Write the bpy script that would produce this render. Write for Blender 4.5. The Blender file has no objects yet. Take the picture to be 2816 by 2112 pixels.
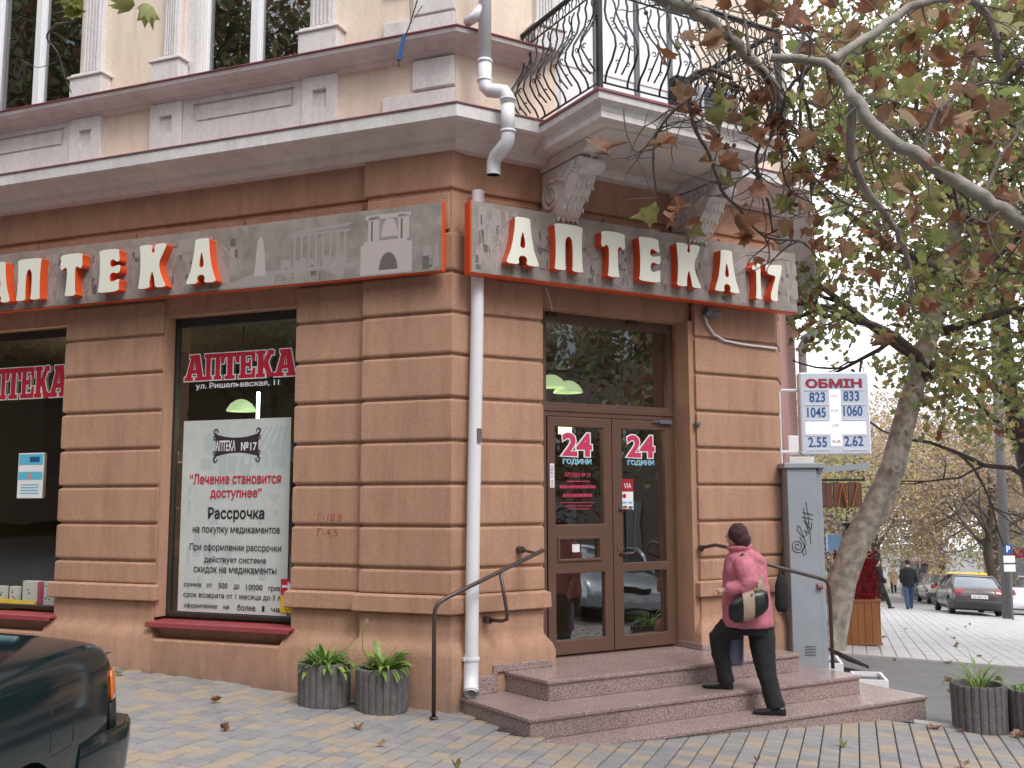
import bpy, bmesh, math, random
import numpy as np
from mathutils import Vector, Matrix
from mathutils.geometry import tessellate_polygon
random.seed(7)
SC = bpy.context.scene
COL = SC.collection
R = math.radians
# ---------------------------------------------------------------- camera, light, exposure
cam = bpy.data.cameras.new('camera'); camo = bpy.data.objects.new('camera', cam); COL.objects.link(camo)
cam.sensor_width = 36.0; cam.lens = 2700.0 / 2816.0 * 36.0; cam.clip_start = 0.05; cam.clip_end = 600
camo.matrix_world = Matrix.Translation((0, 0, 1.65)) @ Matrix.Rotation(R(90 + 6.55), 4, 'X') @ Matrix.Rotation(R(-0.17), 4, 'Z')
SC.camera = camo
W = bpy.data.worlds.new('World'); SC.world = W; W.use_nodes = True
SUN_EL, SUN_AZ = R(52), R(150)
nt = W.node_tree; nt.nodes.clear()
sky = nt.nodes.new('ShaderNodeTexSky'); sky.sky_type = 'NISHITA'; sky.sun_disc = False
sky.sun_elevation = SUN_EL; sky.sun_rotation = SUN_AZ; sky.air_density = 1.5; sky.dust_density = 4.0
hs = nt.nodes.new('ShaderNodeHueSaturation'); hs.inputs['Saturation'].default_value = 0.25
mx = nt.nodes.new('ShaderNodeMix'); mx.data_type = 'RGBA'; mx.inputs[0].default_value = 0.72
mx.inputs[7].default_value = (10.2, 10.3, 10.8, 1)
bg = nt.nodes.new('ShaderNodeBackground'); bg.inputs[1].default_value = 0.1
wo = nt.nodes.new('ShaderNodeOutputWorld')
nt.links.new(sky.outputs[0], hs.inputs['Color']); nt.links.new(hs.outputs[0], mx.inputs[6])
nt.links.new(mx.outputs[2], bg.inputs[0]); nt.links.new(bg.outputs[0], wo.inputs[0])
sl = bpy.data.lights.new('sun', 'SUN'); sl.energy = 0.9; sl.angle = R(20); sl.color = (1, 0.96, 0.9)
slo = bpy.data.objects.new('sun', sl); COL.objects.link(slo)
# direction TO the sun: (sin az, cos az) with az measured from +Y towards +X
sd = Vector((math.sin(SUN_AZ) * math.cos(SUN_EL), math.cos(SUN_AZ) * math.cos(SUN_EL), math.sin(SUN_EL)))
slo.rotation_euler = sd.to_track_quat('Z', 'Y').to_euler()
SC.view_settings.view_transform = 'Standard'; SC.view_settings.look = 'None'
SC.view_settings.exposure = 1.08; SC.view_settings.gamma = 1.0; SC.view_settings.use_curve_mapping = False
SC.cycles.max_bounces = 8; SC.cycles.transparent_max_bounces = 16

# ---------------------------------------------------------------- materials
def _n(nt, t, **k):
    n = nt.nodes.new(t)
    for a, b in k.items(): setattr(n, a, b)
    return n
MATS = {}
def mat(name, col, rough=0.7, var=0.12, scale=8.0, bump=0.0, bscale=60.0, metal=0.0, coat=0.0, col2=None, spec=0.5, streak=False, fine=None, trans=0.0):
    m = bpy.data.materials.new(name); m.use_nodes = True; MATS[name] = m
    nt = m.node_tree; b = nt.nodes['Principled BSDF']; L = nt.links.new
    tc = _n(nt, 'ShaderNodeTexCoord'); geo = _n(nt, 'ShaderNodeNewGeometry')
    src = geo.outputs['Position']
    if streak:
        mp = _n(nt, 'ShaderNodeMapping'); mp.inputs['Scale'].default_value = (1, 1, .22); L(src, mp.inputs['Vector']); src = mp.outputs[0]
    ns = _n(nt, 'ShaderNodeTexNoise'); ns.inputs['Scale'].default_value = scale; ns.inputs['Detail'].default_value = 6; ns.inputs['Roughness'].default_value = .65
    L(src, ns.inputs['Vector'])
    rp = _n(nt, 'ShaderNodeValToRGB'); rp.color_ramp.elements[0].position = .3; rp.color_ramp.elements[1].position = .72
    c1 = [c * (1 - var) for c in col]; c2 = col2 if col2 else [min(1, c * (1 + var)) for c in col]
    rp.color_ramp.elements[0].color = (*c1, 1); rp.color_ramp.elements[1].color = (*c2, 1)
    L(ns.outputs['Fac'], rp.inputs['Fac']); out = rp.outputs[0]
    if fine:
        n2 = _n(nt, 'ShaderNodeTexNoise'); n2.inputs['Scale'].default_value = fine[0]; n2.inputs['Detail'].default_value = 3; L(geo.outputs['Position'], n2.inputs['Vector'])
        r2 = _n(nt, 'ShaderNodeValToRGB'); r2.color_ramp.elements[0].position = .38; r2.color_ramp.elements[1].position = .62
        r2.color_ramp.elements[0].color = (*[1 - fine[1]] * 3, 1); r2.color_ramp.elements[1].color = (*[1 + fine[1]] * 3, 1)
        L(n2.outputs['Fac'], r2.inputs['Fac'])
        mm = _n(nt, 'ShaderNodeMix', data_type='RGBA', blend_type='MULTIPLY'); mm.inputs[0].default_value = 1
        L(out, mm.inputs[6]); L(r2.outputs[0], mm.inputs[7]); out = mm.outputs[2]
    if name in ('plaster', 'trim', 'cream', 'cornice', 'pink'):
        # weathering: soft blotches, rain streaks and splash dirt near the pavement
        mp2 = _n(nt, 'ShaderNodeMapping'); mp2.inputs['Scale'].default_value = (3.2, 3.2, .5); L(geo.outputs['Position'], mp2.inputs['Vector'])
        n3 = _n(nt, 'ShaderNodeTexNoise'); n3.inputs['Scale'].default_value = 2.4; n3.inputs['Detail'].default_value = 7; n3.inputs['Roughness'].default_value = .7; L(mp2.outputs[0], n3.inputs['Vector'])
        r3 = _n(nt, 'ShaderNodeValToRGB'); r3.color_ramp.elements[0].position = .30; r3.color_ramp.elements[1].position = .55; k_ = .80 if name == 'plaster' else .86
        r3.color_ramp.elements[0].color = (k_, k_ * .985, k_ * .97, 1); r3.color_ramp.elements[1].color = (1, 1, 1, 1); L(n3.outputs['Fac'], r3.inputs['Fac'])
        m3 = _n(nt, 'ShaderNodeMix', data_type='RGBA', blend_type='MULTIPLY'); m3.inputs[0].default_value = 1; L(out, m3.inputs[6]); L(r3.outputs[0], m3.inputs[7]); out = m3.outputs[2]
        if name == 'plaster':
            sp = _n(nt, 'ShaderNodeSeparateXYZ'); L(geo.outputs['Position'], sp.inputs[0]); n4 = _n(nt, 'ShaderNodeTexNoise'); n4.inputs['Scale'].default_value = 5; n4.inputs['Detail'].default_value = 6; L(geo.outputs['Position'], n4.inputs['Vector'])
            ad = _n(nt, 'ShaderNodeMath', operation='MULTIPLY_ADD'); ad.inputs[1].default_value = .9; L(n4.outputs['Fac'], ad.inputs[0]); L(sp.outputs['Z'], ad.inputs[2])
            r4 = _n(nt, 'ShaderNodeMapRange'); r4.inputs['From Min'].default_value = .15; r4.inputs['From Max'].default_value = .62; r4.inputs['To Min'].default_value = .55; r4.inputs['To Max'].default_value = 0; L(ad.outputs[0], r4.inputs['Value'])
            m4 = _n(nt, 'ShaderNodeMix', data_type='RGBA'); m4.inputs[7].default_value = (.20, .155, .13, 1); L(r4.outputs[0], m4.inputs[0]); L(out, m4.inputs[6]); out = m4.outputs[2]
    L(out, b.inputs['Base Color'])
    b.inputs['Roughness'].default_value = rough; b.inputs['Metallic'].default_value = metal
    b.inputs['Coat Weight'].default_value = coat; b.inputs['Coat Roughness'].default_value = .04
    b.inputs['Specular IOR Level'].default_value = spec
    if bump:
        nb = _n(nt, 'ShaderNodeTexNoise'); nb.inputs['Scale'].default_value = bscale; nb.inputs['Detail'].default_value = 4; L(geo.outputs['Position'], nb.inputs['Vector'])
        bp = _n(nt, 'ShaderNodeBump'); bp.inputs['Strength'].default_value = bump; bp.inputs['Distance'].default_value = .01
        L(nb.outputs['Fac'], bp.inputs['Height']); L(bp.outputs[0], b.inputs['Normal'])
    if trans:
        tr = _n(nt, 'ShaderNodeBsdfTranslucent'); L(out, tr.inputs[0])
        ms = _n(nt, 'ShaderNodeMixShader'); ms.inputs[0].default_value = trans
        L(b.outputs[0], ms.inputs[1]); L(tr.outputs[0], ms.inputs[2]); L(ms.outputs[0], nt.nodes['Material Output'].inputs[0])
    return m
def plain(name, col, rough=.5, metal=0., emit=None, es=1., coat=0., spec=.5):
    m = bpy.data.materials.new(name); m.use_nodes = True; b = m.node_tree.nodes['Principled BSDF']
    b.inputs['Base Color'].default_value = (*col, 1); b.inputs['Roughness'].default_value = rough; b.inputs['Metallic'].default_value = metal
    b.inputs['Coat Weight'].default_value = coat; b.inputs['Specular IOR Level'].default_value = spec
    if emit: b.inputs['Emission Color'].default_value = (*emit, 1); b.inputs['Emission Strength'].default_value = es
    MATS[name] = m; return m
def glassmat(name, boost=1.35, tint=(.92, .95, .93)):
    m = bpy.data.materials.new(name); m.use_nodes = True; nt = m.node_tree; nt.nodes.clear(); L = nt.links.new
    ge = _n(nt, 'ShaderNodeNewGeometry'); dt = _n(nt, 'ShaderNodeVectorMath', operation='DOT_PRODUCT'); L(ge.outputs['Normal'], dt.inputs[0]); L(ge.outputs['Incoming'], dt.inputs[1])
    ab = _n(nt, 'ShaderNodeMath', operation='ABSOLUTE'); L(dt.outputs['Value'], ab.inputs[0]); om = _n(nt, 'ShaderNodeMath', operation='SUBTRACT'); om.inputs[0].default_value = 1; L(ab.outputs[0], om.inputs[1])
    pw_ = _n(nt, 'ShaderNodeMath', operation='POWER'); pw_.inputs[1].default_value = 5; L(om.outputs[0], pw_.inputs[0])
    fr = _n(nt, 'ShaderNodeMath', operation='MULTIPLY_ADD'); fr.inputs[1].default_value = .955; fr.inputs[2].default_value = .045; L(pw_.outputs[0], fr.inputs[0])
    mu = _n(nt, 'ShaderNodeMath', operation='MULTIPLY'); mu.inputs[1].default_value = boost; mu.use_clamp = True
    g = _n(nt, 'ShaderNodeBsdfGlossy'); g.inputs['Roughness'].default_value = .01; g.inputs['Color'].default_value = (.95, .97, 1, 1)
    t = _n(nt, 'ShaderNodeBsdfTransparent'); t.inputs[0].default_value = (*tint, 1)
    mi = _n(nt, 'ShaderNodeMixShader'); o = _n(nt, 'ShaderNodeOutputMaterial')
    gm = _n(nt, 'ShaderNodeNewGeometry'); nb = _n(nt, 'ShaderNodeTexNoise'); nb.inputs['Scale'].default_value = 1.3; L(gm.outputs['Position'], nb.inputs['Vector'])
    bp = _n(nt, 'ShaderNodeBump'); bp.inputs['Strength'].default_value = .06; bp.inputs['Distance'].default_value = .05; L(nb.outputs['Fac'], bp.inputs['Height']); L(bp.outputs[0], g.inputs['Normal'])
    L(fr.outputs[0], mu.inputs[0]); L(mu.outputs[0], mi.inputs[0]); L(t.outputs[0], mi.inputs[1]); L(g.outputs[0], mi.inputs[2]); L(mi.outputs[0], o.inputs[0])
    MATS[name] = m; return m
M_ = MATS
mat('plaster', (.455, .264, .180), .88, .10, 2.2, .35, 220, streak=True, fine=(45, .07))
mat('cream', (.80, .675, .56), .85, .07, 1.4, .2, 120, streak=True, fine=(30, .03))
mat('trim', (.70, .672, .675), .75, .09, 1.6, .25, 90, streak=True, fine=(25, .05))
mat('cornice', (.69, .655, .655), .8, .12, 1.5, .2, 90, streak=True)
mat('flash', (.26, .09, .10), .5, .3, 5)
mat('sill', (.33, .06, .07), .4, .15, 6)
mat('pink', (.50, .28, .27), .85, .2, 2.5, .4, 90, streak=True)
mat('granite', (.315, .235, .225), .26, .12, 3, .08, 300, fine=(85, .42))
mat('pvc', (.74, .74, .78), .35, .03, 3)
mat('doorbrown', (.125, .068, .048), .42, .08, 4)
mat('framedark', (.035, .028, .025), .5, .2, 9)
mat('whiteframe', (.82, .83, .85), .3, .02, 3)
mat('iron', (.012, .016, .02), .45, .3, 30)
mat('handrail', (.085, .060, .055), .35, .2, 20, metal=.3)
plain('orange', (.72, .085, .015), .38); plain('ivory', (.80, .79, .70), .42); plain('red', (.52, .02, .05), .45); plain('white', (.85, .85, .87), .45)
plain('black', (.015, .014, .016), .55); plain('rubber', (.02, .02, .021), .8); plain('cyan', (.12, .52, .72), .5); plain('navy', (.015, .09, .27), .5)
plain('yellow', (.80, .55, .01), .5); plain('darkred', (.35, .015, .03), .5); plain('crimson', (.58, .045, .13), .45); plain('skin', (.58, .33, .25), .55)
plain('chrome', (.6, .6, .62), .2, 1.); plain('amber', (.75, .16, .01), .2, coat=1.); plain('redlamp', (.28, .012, .02), .2, coat=.5)
plain('lampglow', (.5, .6, .35), .5, emit=(.62, .80, .42), es=.38); plain('tubeglow', (1, 1, 1), .5, emit=(.85, 1, .9), es=5.); plain('warmglow', (1, .8, .4), .5, emit=(1, .72, .3), es=2.2)
plain('lightbox', (.40, .43, .52), .4, emit=(.85, .9, 1.), es=.10); plain('lightboxhot', (.5, .52, .55), .4, emit=(.95, .97, 1.), es=.30); plain('paleblue', (.30, .50, .75), .4)
mat('signprint', (.275, .243, .222), .5, .22, 3.2, fine=(9, .10)); plain('printlight', (.46, .40, .395), .5); plain('printmid', (.33, .29, .285), .5); plain('printdark', (.13, .115, .11), .5)
mat('poster', (.52, .57, .56), .6, .05, 4, col2=[.62, .66, .64]); plain('postershade', (.46, .53, .54), .6); plain('posterplum', (.045, .025, .04), .5)
mat('paver_grey', (.265, .253, .254), .78, .12, 9, .4, 150, fine=(120, .10)); mat('paver_blue', (.235, .229, .236), .78, .12, 9, .4, 150, fine=(120, .10))
mat('paver_tan', (.335, .275, .215), .78, .12, 9, .4, 150, fine=(120, .10)); mat('paver_dim', (.285, .265, .25), .78, .12, 9, .4, 150, fine=(120, .10))
mat('sand', (.10, .095, .09), .95, .2, 20, .3, 200); mat('asphalt', (.17, .17, .18), .82, .14, 3, .5, 180, fine=(90, .12))
mat('slab', (.50, .50, .51), .4, .12, 2.2, .15, 80, fine=(20, .05)); mat('slabjoint', (.27, .26, .26), .9)
mat('concrete', (.15, .14, .142), .92, .18, 12, .9, 110, fine=(70, .2)); mat('kerb', (.40, .39, .38), .85, .1, 6, .3, 90)
mat('soil', (.05, .035, .025), .95); mat('cabinet', (.30, .33, .375), .45, .06, 3, .1, 60)
mat('bark', (.29, .26, .23), .9, .28, 4, .6, 40, col2=[.43, .39, .33], fine=(7, .28)); mat('barkpale', (.31, .285, .26), .85, .35, 8, .5, 60); mat('barkdark', (.075, .058, .052), .9, .3, 8, .5, 40); mat('twigc', (.13, .105, .095), .9, .3, 30)
for i, c in enumerate([(.23, .28, .10), (.30, .31, .105), (.28, .19, .10), (.19, .235, .10), (.40, .35, .12)]): mat('leaf%d' % i, c, .6, .25, 12, trans=.42)
for i, c in enumerate([(.28, .125, .065), (.21, .10, .06), (.38, .24, .15), (.21, .20, .07)]): mat('bigleaf%d' % i, c, .65, .3, 16, .3, 40, trans=.35)
for i, c in enumerate([(.42, .30, .18), (.55, .40, .16), (.38, .33, .30), (.46, .40, .35), (.36, .36, .16)]): mat('autumn%d' % i, c, .7, .25, 6, trans=.45)  # autumn leaf colours, paled and greyed to stand for distance haze
mat('grassleaf', (.16, .29, .07), .5, .25, 25, trans=.3); mat('lime', (.28, .40, .09), .5, .2, 25, trans=.3)
mat('jacket', (.50, .160, .215), .75, .10, 7, .35, 26, fine=(14, .06)); mat('trousers', (.014, .014, .015), .85, .2, 12, .35, 30); mat('hair', (.060, .014, .020), .5, .6, 45, 1., 260, fine=(160, .5)); mat('bagblack', (.012, .013, .015), .3, .2, 9); mat('bagtan', (.36, .27, .20), .5, .12, 12)
mat('greenpaint', (.0025, .016, .020), .09, .05, 1, spec=.55); mat('brownpaint', (.085, .062, .066), .3, .05, 1, coat=.8); mat('beigepaint', (.42, .38, .34), .3, .05, 1, coat=.8); mat('silverpaint', (.50, .55, .62), .28, .04, 1, coat=1., metal=.35); mat('whitepaint', (.62, .66, .68), .3, .05, 1, coat=.8); plain('greenstripe', (.01, .22, .12), .4); plain('plastic', (.03, .03, .033), .55)
mat('wood', (.30, .115, .035), .5, .25, 5, .2, 40, streak=True); mat('wooddark', (.12, .055, .035), .7, .25, 6); mat('redflower', (.20, .008, .012), .9, .5, 22, 1., 40)
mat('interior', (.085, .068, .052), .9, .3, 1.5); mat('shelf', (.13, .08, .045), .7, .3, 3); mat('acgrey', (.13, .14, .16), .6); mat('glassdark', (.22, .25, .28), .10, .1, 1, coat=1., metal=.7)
mat('housewall', (.20, .165, .14), .9, .1, 1); mat('coatblack', (.012, .013, .016), .9, .2, 9); mat('jeans', (.05, .08, .15), .9, .2, 9); mat('coattan', (.36, .24, .15), .9, .2, 9); mat('bagblue', (.16, .18, .30), .4, .2, 8)
glassmat('glass', 3.3); glassmat('glassdoor', 6.2); glassmat('glassup', 4.6, (.6, .63, .65))

# ---------------------------------------------------------------- object helpers
WM = {}
def setp(o, label=None, cat=None, group=None, kind=None):
    if label: o['label'] = label
    if cat: o['category'] = cat
    if group: o['group'] = group
    if kind: o['kind'] = kind
    return o
def frame(p, az_x):
    # local x = direction with azimuth az_x (from +Y toward +X), local z up, local y = into the wall
    d = Vector((math.sin(az_x), math.cos(az_x), 0)); y = Vector((-d.y, d.x, 0))
    m = Matrix(((d.x, y.x, 0, p[0]), (d.y, y.y, 0, p[1]), (0, 0, 1, p[2] if len(p) > 2 else 0), (0, 0, 0, 1)))
    return m
C1 = (-.537, 9.1345)
F1 = frame(C1, R(111)); F2 = frame(C1, R(60)); D2 = (math.sin(R(60)), .5); W2 = 4.16
C2 = (C1[0] + D2[0] * W2, C1[1] + D2[1] * W2); F3 = frame(C2, R(18)); I4 = Matrix.Identity(4)
def gz(x, y): return -.052 * x - .013 * y - .17 - .0446 * max(0, y - 12)
def thing(name, label, cat, M=I4, loc=(0, 0, 0), rz=0, group=None):
    o = bpy.data.objects.new(name, None); COL.objects.link(o); o.empty_display_size = .2
    w = M @ Matrix.Translation(loc) @ Matrix.Rotation(rz, 4, 'Z'); o.matrix_world = w; WM[o] = w
    return setp(o, label, cat, group)
class MB:
    def __init__(s): s.v = []; s.f = []; s.mi = []
    def add(s, vs, fs, mi=0):
        n = len(s.v); s.v += [tuple(v) for v in vs]; s.f += [tuple(i + n for i in f) for f in fs]; s.mi += [mi] * len(fs); return s
    def box(s, x0, x1, y0, y1, z0, z1, mi=0):
        return s.add([(x0, y0, z0), (x1, y0, z0), (x1, y1, z0), (x0, y1, z0), (x0, y0, z1), (x1, y0, z1), (x1, y1, z1), (x0, y1, z1)],
                     [(0, 3, 2, 1), (4, 5, 6, 7), (0, 1, 5, 4), (1, 2, 6, 5), (2, 3, 7, 6), (3, 0, 4, 7)], mi)
    def prism(s, pts, z0, z1, mi=0):   # pts ccw (x,y)
        n = len(pts); tr = tessellate_polygon([[Vector((p[0], p[1], 0)) for p in pts]])
        s.add([(p[0], p[1], z0) for p in pts] + [(p[0], p[1], z1) for p in pts], [(i, (i + 1) % n, n + (i + 1) % n, n + i) for i in range(n)] + [tuple(n + k for k in t) for t in tr] + [t[::-1] for t in tr], mi); return s
    def plate(s, pts, y0, y1, holes=(), mi=0, mi2=None):  # outline in x,z ; front at y0
        loops = [list(pts)] + [list(h) for h in holes]; flat = [p for l in loops for p in l]; n = len(flat)
        tr = tessellate_polygon([[Vector((p[0], p[1], 0)) for p in l] for l in loops])
        s.add([(p[0], y0, p[1]) for p in flat], tr, mi)
        if y1 is None: return s
        s.add([(p[0], y1, p[1]) for p in flat], [t[::-1] for t in tr], mi if mi2 is None else mi2); k = 0
        for l in loops:
            m = len(l)
            s.add([(p[0], y0, p[1]) for p in l] + [(p[0], y1, p[1]) for p in l], [(i, (i + 1) % m, m + (i + 1) % m, m + i) for i in range(m)], mi if mi2 is None else mi2)
        return s
    def tube(s, pts, r, n=8, caps=True, mi=0, flat=1.0):
        P = [Vector(p) for p in pts]; m = len(P); rs = r if isinstance(r, (list, tuple)) else [r] * m
        if not rs or len(rs) != m: rs = [rs[0] + (rs[-1] - rs[0]) * i / (m - 1) for i in range(m)]
        T = [(P[min(i + 1, m - 1)] - P[max(i - 1, 0)]).normalized() for i in range(m)]
        u = T[0].orthogonal().normalized(); vs = []
        for i in range(m):
            u = (u - T[i] * u.dot(T[i])); u = u.normalized() if u.length > 1e-6 else T[i].orthogonal().normalized(); w = T[i].cross(u)
            for k in range(n):
                a = 2 * math.pi * k / n; vs.append(P[i] + (u * math.cos(a) + w * math.sin(a) * flat) * rs[i])
        fs = [(i * n + k, i * n + (k + 1) % n, (i + 1) * n + (k + 1) % n, (i + 1) * n + k) for i in range(m - 1) for k in range(n)]
        if caps: fs += [tuple(range(n))[::-1], tuple((m - 1) * n + k for k in range(n))]
        return s.add(vs, fs, mi)
    def lathe(s, prof, c=(0, 0, 0), n=20, mi=0):
        vs = [(c[0] + r * math.cos(2 * math.pi * k / n), c[1] + r * math.sin(2 * math.pi * k / n), c[2] + z) for r, z in prof for k in range(n)]
        m = len(prof); return s.add(vs, [(i * n + k, i * n + (k + 1) % n, (i + 1) * n + (k + 1) % n, (i + 1) * n + k) for i in range(m - 1) for k in range(n)], mi)
    def ell(s, c, r, n=12, m=8, mi=0, rot=None):
        vs = []; 
        for i in range(m + 1):
            t = math.pi * i / m
            for k in range(n):
                a = 2 * math.pi * k / n; v = Vector((r[0] * math.sin(t) * math.cos(a), r[1] * math.sin(t) * math.sin(a), r[2] * math.cos(t)))
                if rot: v = rot @ v
                vs.append(v + Vector(c))
        return s.add(vs, [(i * n + k, (i + 1) * n + k, (i + 1) * n + (k + 1) % n, i * n + (k + 1) % n) for i in range(m) for k in range(n)], mi)
    def loft(s, rings, caps=True, mi=0):
        n = len(rings[0]); vs = [p for r in rings for p in r]; m = len(rings)
        fs = [(i * n + k, i * n + (k + 1) % n, (i + 1) * n + (k + 1) % n, (i + 1) * n + k) for i in range(m - 1) for k in range(n)]
        if caps: fs += [tuple(range(n))[::-1], tuple((m - 1) * n + k for k in range(n))]
        return s.add(vs, fs, mi)
    def build(s, name, mats, parent=None, M=I4, smooth=False, bevel=0, center=True, label=None, cat=None, group=None, kind=None, fix=True, seg=1):
        me = bpy.data.meshes.new(name); vs = np.array(s.v, dtype=float)
        c = Vector((0, 0, 0))
        if center: c = Vector(((vs[:, 0].min() + vs[:, 0].max()) / 2, (vs[:, 1].min() + vs[:, 1].max()) / 2, vs[:, 2].min()))
        me.from_pydata((vs - np.array(c)).tolist(), [], s.f)
        for m in (mats if isinstance(mats, (list, tuple)) else [mats]): me.materials.append(MATS[m] if isinstance(m, str) else m)
        if any(s.mi): me.polygons.foreach_set('material_index', s.mi)
        if fix or bevel:
            bm = bmesh.new(); bm.from_mesh(me); bmesh.ops.remove_doubles(bm, verts=bm.verts, dist=1e-5); bmesh.ops.recalc_face_normals(bm, faces=bm.faces)
            if bevel:
                es = [e for e in bm.edges if len(e.link_faces) == 2 and e.calc_face_angle(0) > .5]
                bmesh.ops.bevel(bm, geom=es, offset=bevel, segments=seg, affect='EDGES', profile=.6, clamp_overlap=True)
            bm.to_mesh(me); bm.free()
        if smooth: me.polygons.foreach_set('use_smooth', [True] * len(me.polygons)); 
        me.update(); return put(name, me, parent, M @ Matrix.Translation(c), label, cat, group, kind)
def put(name, me, parent, Wd, label=None, cat=None, group=None, kind=None):
    o = bpy.data.objects.new(name, me); COL.objects.link(o); WM[o] = Wd
    if parent: o.parent = parent; o.matrix_local = WM[parent].inverted() @ Wd
    else: o.matrix_world = Wd
    return setp(o, label, cat, group, kind)
def smooth_angle(o, a=35):
    me = o.data; me.polygons.foreach_set('use_smooth', [True] * len(me.polygons)); me.set_sharp_from_angle(angle=R(a))
def copy_tree(o, Wd, label=None, parent=None, name=None):
    c = o.copy(); COL.objects.link(c); WM[c] = Wd
    if parent: c.parent = parent; c.matrix_local = WM[parent].inverted() @ Wd
    else: c.parent = None; c.matrix_world = Wd
    if label: c['label'] = label
    rel = {ch: WM[o].inverted() @ WM[ch] for ch in o.children}
    for ch, m in rel.items(): copy_tree(ch, Wd @ m, None, c)
    return c
def evalmesh(o):
    dg = bpy.context.evaluated_depsgraph_get(); dg.update()
    return bpy.data.meshes.new_from_object(o.evaluated_get(dg))
def blob(mb, name, mt, parent=None, M=I4, voxel=.012, smooth=6, disp=0, **k):
    me = bpy.data.meshes.new('tmp'); me.from_pydata(mb.v, [], mb.f); bm = bmesh.new(); bm.from_mesh(me); bmesh.ops.recalc_face_normals(bm, faces=bm.faces); bm.to_mesh(me); bm.free()
    o = bpy.data.objects.new('tmp', me); COL.objects.link(o)
    m = o.modifiers.new('r', 'REMESH'); m.mode = 'VOXEL'; m.voxel_size = voxel; m.use_smooth_shade = True
    m = o.modifiers.new('s', 'SMOOTH'); m.iterations = smooth; m.factor = .5
    if disp:
        t = bpy.data.textures.new('folds', 'CLOUDS'); t.noise_scale = disp[1]; d = o.modifiers.new('d', 'DISPLACE'); d.texture = t; d.strength = disp[0]; d.mid_level = .5; d.texture_coords = 'LOCAL'
    res = evalmesh(o); bpy.data.objects.remove(o); res.materials.clear(); res.materials.append(MATS[mt])
    n = len(res.vertices); a = np.empty(n * 3); res.vertices.foreach_get('co', a); a = a.reshape(-1, 3)
    c = Vector(((a[:, 0].min() + a[:, 0].max()) / 2, (a[:, 1].min() + a[:, 1].max()) / 2, a[:, 2].min()))
    res.transform(Matrix.Translation(-c)); res.polygons.foreach_set('use_smooth', [True] * len(res.polygons)); res.name = name
    return put(name, res, parent, M @ Matrix.Translation(c), **k)
def grow(P, d):
    n = len(P); A = sum(P[i][0] * P[(i + 1) % n][1] - P[(i + 1) % n][0] * P[i][1] for i in range(n)); s = 1 if A > 0 else -1; out = []
    for i in range(n):
        a, b, c = Vector(P[i - 1]), Vector(P[i]), Vector(P[(i + 1) % n]); e, f = (b - a).normalized(), (c - b).normalized(); n1, n2 = Vector((e.y, -e.x)) * s, Vector((f.y, -f.x)) * s
        h = n1 + n2; k = max(1 + n1.dot(n2), .5); out.append(tuple(b + h * d / k))
    return out
_tl = {}
def loops_of(body):
    if body in _tl: return _tl[body]
    cu = bpy.data.curves.new('t', 'FONT'); cu.body = body; cu.resolution_u = 3; cu.fill_mode = 'NONE'
    o = bpy.data.objects.new('t', cu); COL.objects.link(o); me = evalmesh(o); bpy.data.objects.remove(o)
    co = [(v.co.x, v.co.y) for v in me.vertices]; nx = {}
    for e in me.edges: a, b = e.vertices; nx.setdefault(a, []).append(b); nx.setdefault(b, []).append(a)
    seen = set(); L = []
    for st in range(len(co)):
        if st in seen or st not in nx: continue
        lp = [st]; seen.add(st); cur = st
        while True:
            n = [q for q in sorted(nx[cur]) if q not in seen]
            if not n: break
            cur = n[0]; seen.add(cur); lp.append(cur)
        q = []
        for k in lp:
            if not q or (abs(q[-1][0] - co[k][0]) + abs(q[-1][1] - co[k][1])) > 1e-5: q.append(co[k])
        if len(q) > 2 and abs(q[0][0] - q[-1][0]) + abs(q[0][1] - q[-1][1]) < 1e-5: q.pop()
        i_ = 0
        while len(q) > 8 and i_ < len(q):
            a_, b_ = q[i_], q[(i_ + 1) % len(q)]
            if math.hypot(a_[0] - b_[0], a_[1] - b_[1]) < .012: q[i_] = ((a_[0] + b_[0]) / 2, (a_[1] + b_[1]) / 2); q.pop((i_ + 1) % len(q))
            else: i_ += 1
        if len(q) > 2: L.append(q)
    ar = lambda P: sum(P[i][0] * P[(i + 1) % len(P)][1] - P[(i + 1) % len(P)][0] * P[i][1] for i in range(len(P))) / 2
    def inside(p, P):
        c = False
        for i in range(len(P)):
            (x1, y1), (x2, y2) = P[i], P[i - 1]
            if (y1 > p[1]) != (y2 > p[1]) and p[0] < (x2 - x1) * (p[1] - y1) / (y2 - y1) + x1: c = not c
        return c
    # first vertex order decides winding, so test nesting instead: a loop wholly inside a bigger one is a hole
    L.sort(key=lambda P: -abs(ar(P))); outer = []
    for P in L:
        host = [h for h in outer if all(inside(p, h[0]) for p in P)]
        if host: host[-1][1].append(P)
        else: outer.append((P, []))
    _tl[body] = outer; return outer
def text(body, x0, x1, z0, z1, y, mt, parent, M, off=.012, name='lettering', ref=None, grow_=0.0, skew=0, **k):
    O_ = loops_of(body); r_ = off if ref is None else ref
    al = [p for P, _ in O_ for p in P]; mnx, mxx, mny, mxy = min(p[0] for p in al) - r_, max(p[0] for p in al) + r_, min(p[1] for p in al) - r_, max(p[1] for p in al) + r_
    sx, sz = (x1 - x0) / (mxx - mnx), (z1 - z0) / (mxy - mny); mb = MB()
    T = lambda P: [(x0 + (p[0] - mnx) * sx + skew * (p[1] - mny) * sz, z0 + (p[1] - mny) * sz) for p in P]
    for i, (P, hs) in enumerate(O_):
        mb.plate(T(grow(P, off) if off else P), y - (i % 4) * .00012, None, [T(grow(h, -off) if off else h) for h in hs if not (off > .03 and len(h) < 3)])
    k.setdefault('kind', 'stuff')
    return mb.build(name, mt, parent, M, fix=False, **k)
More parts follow.
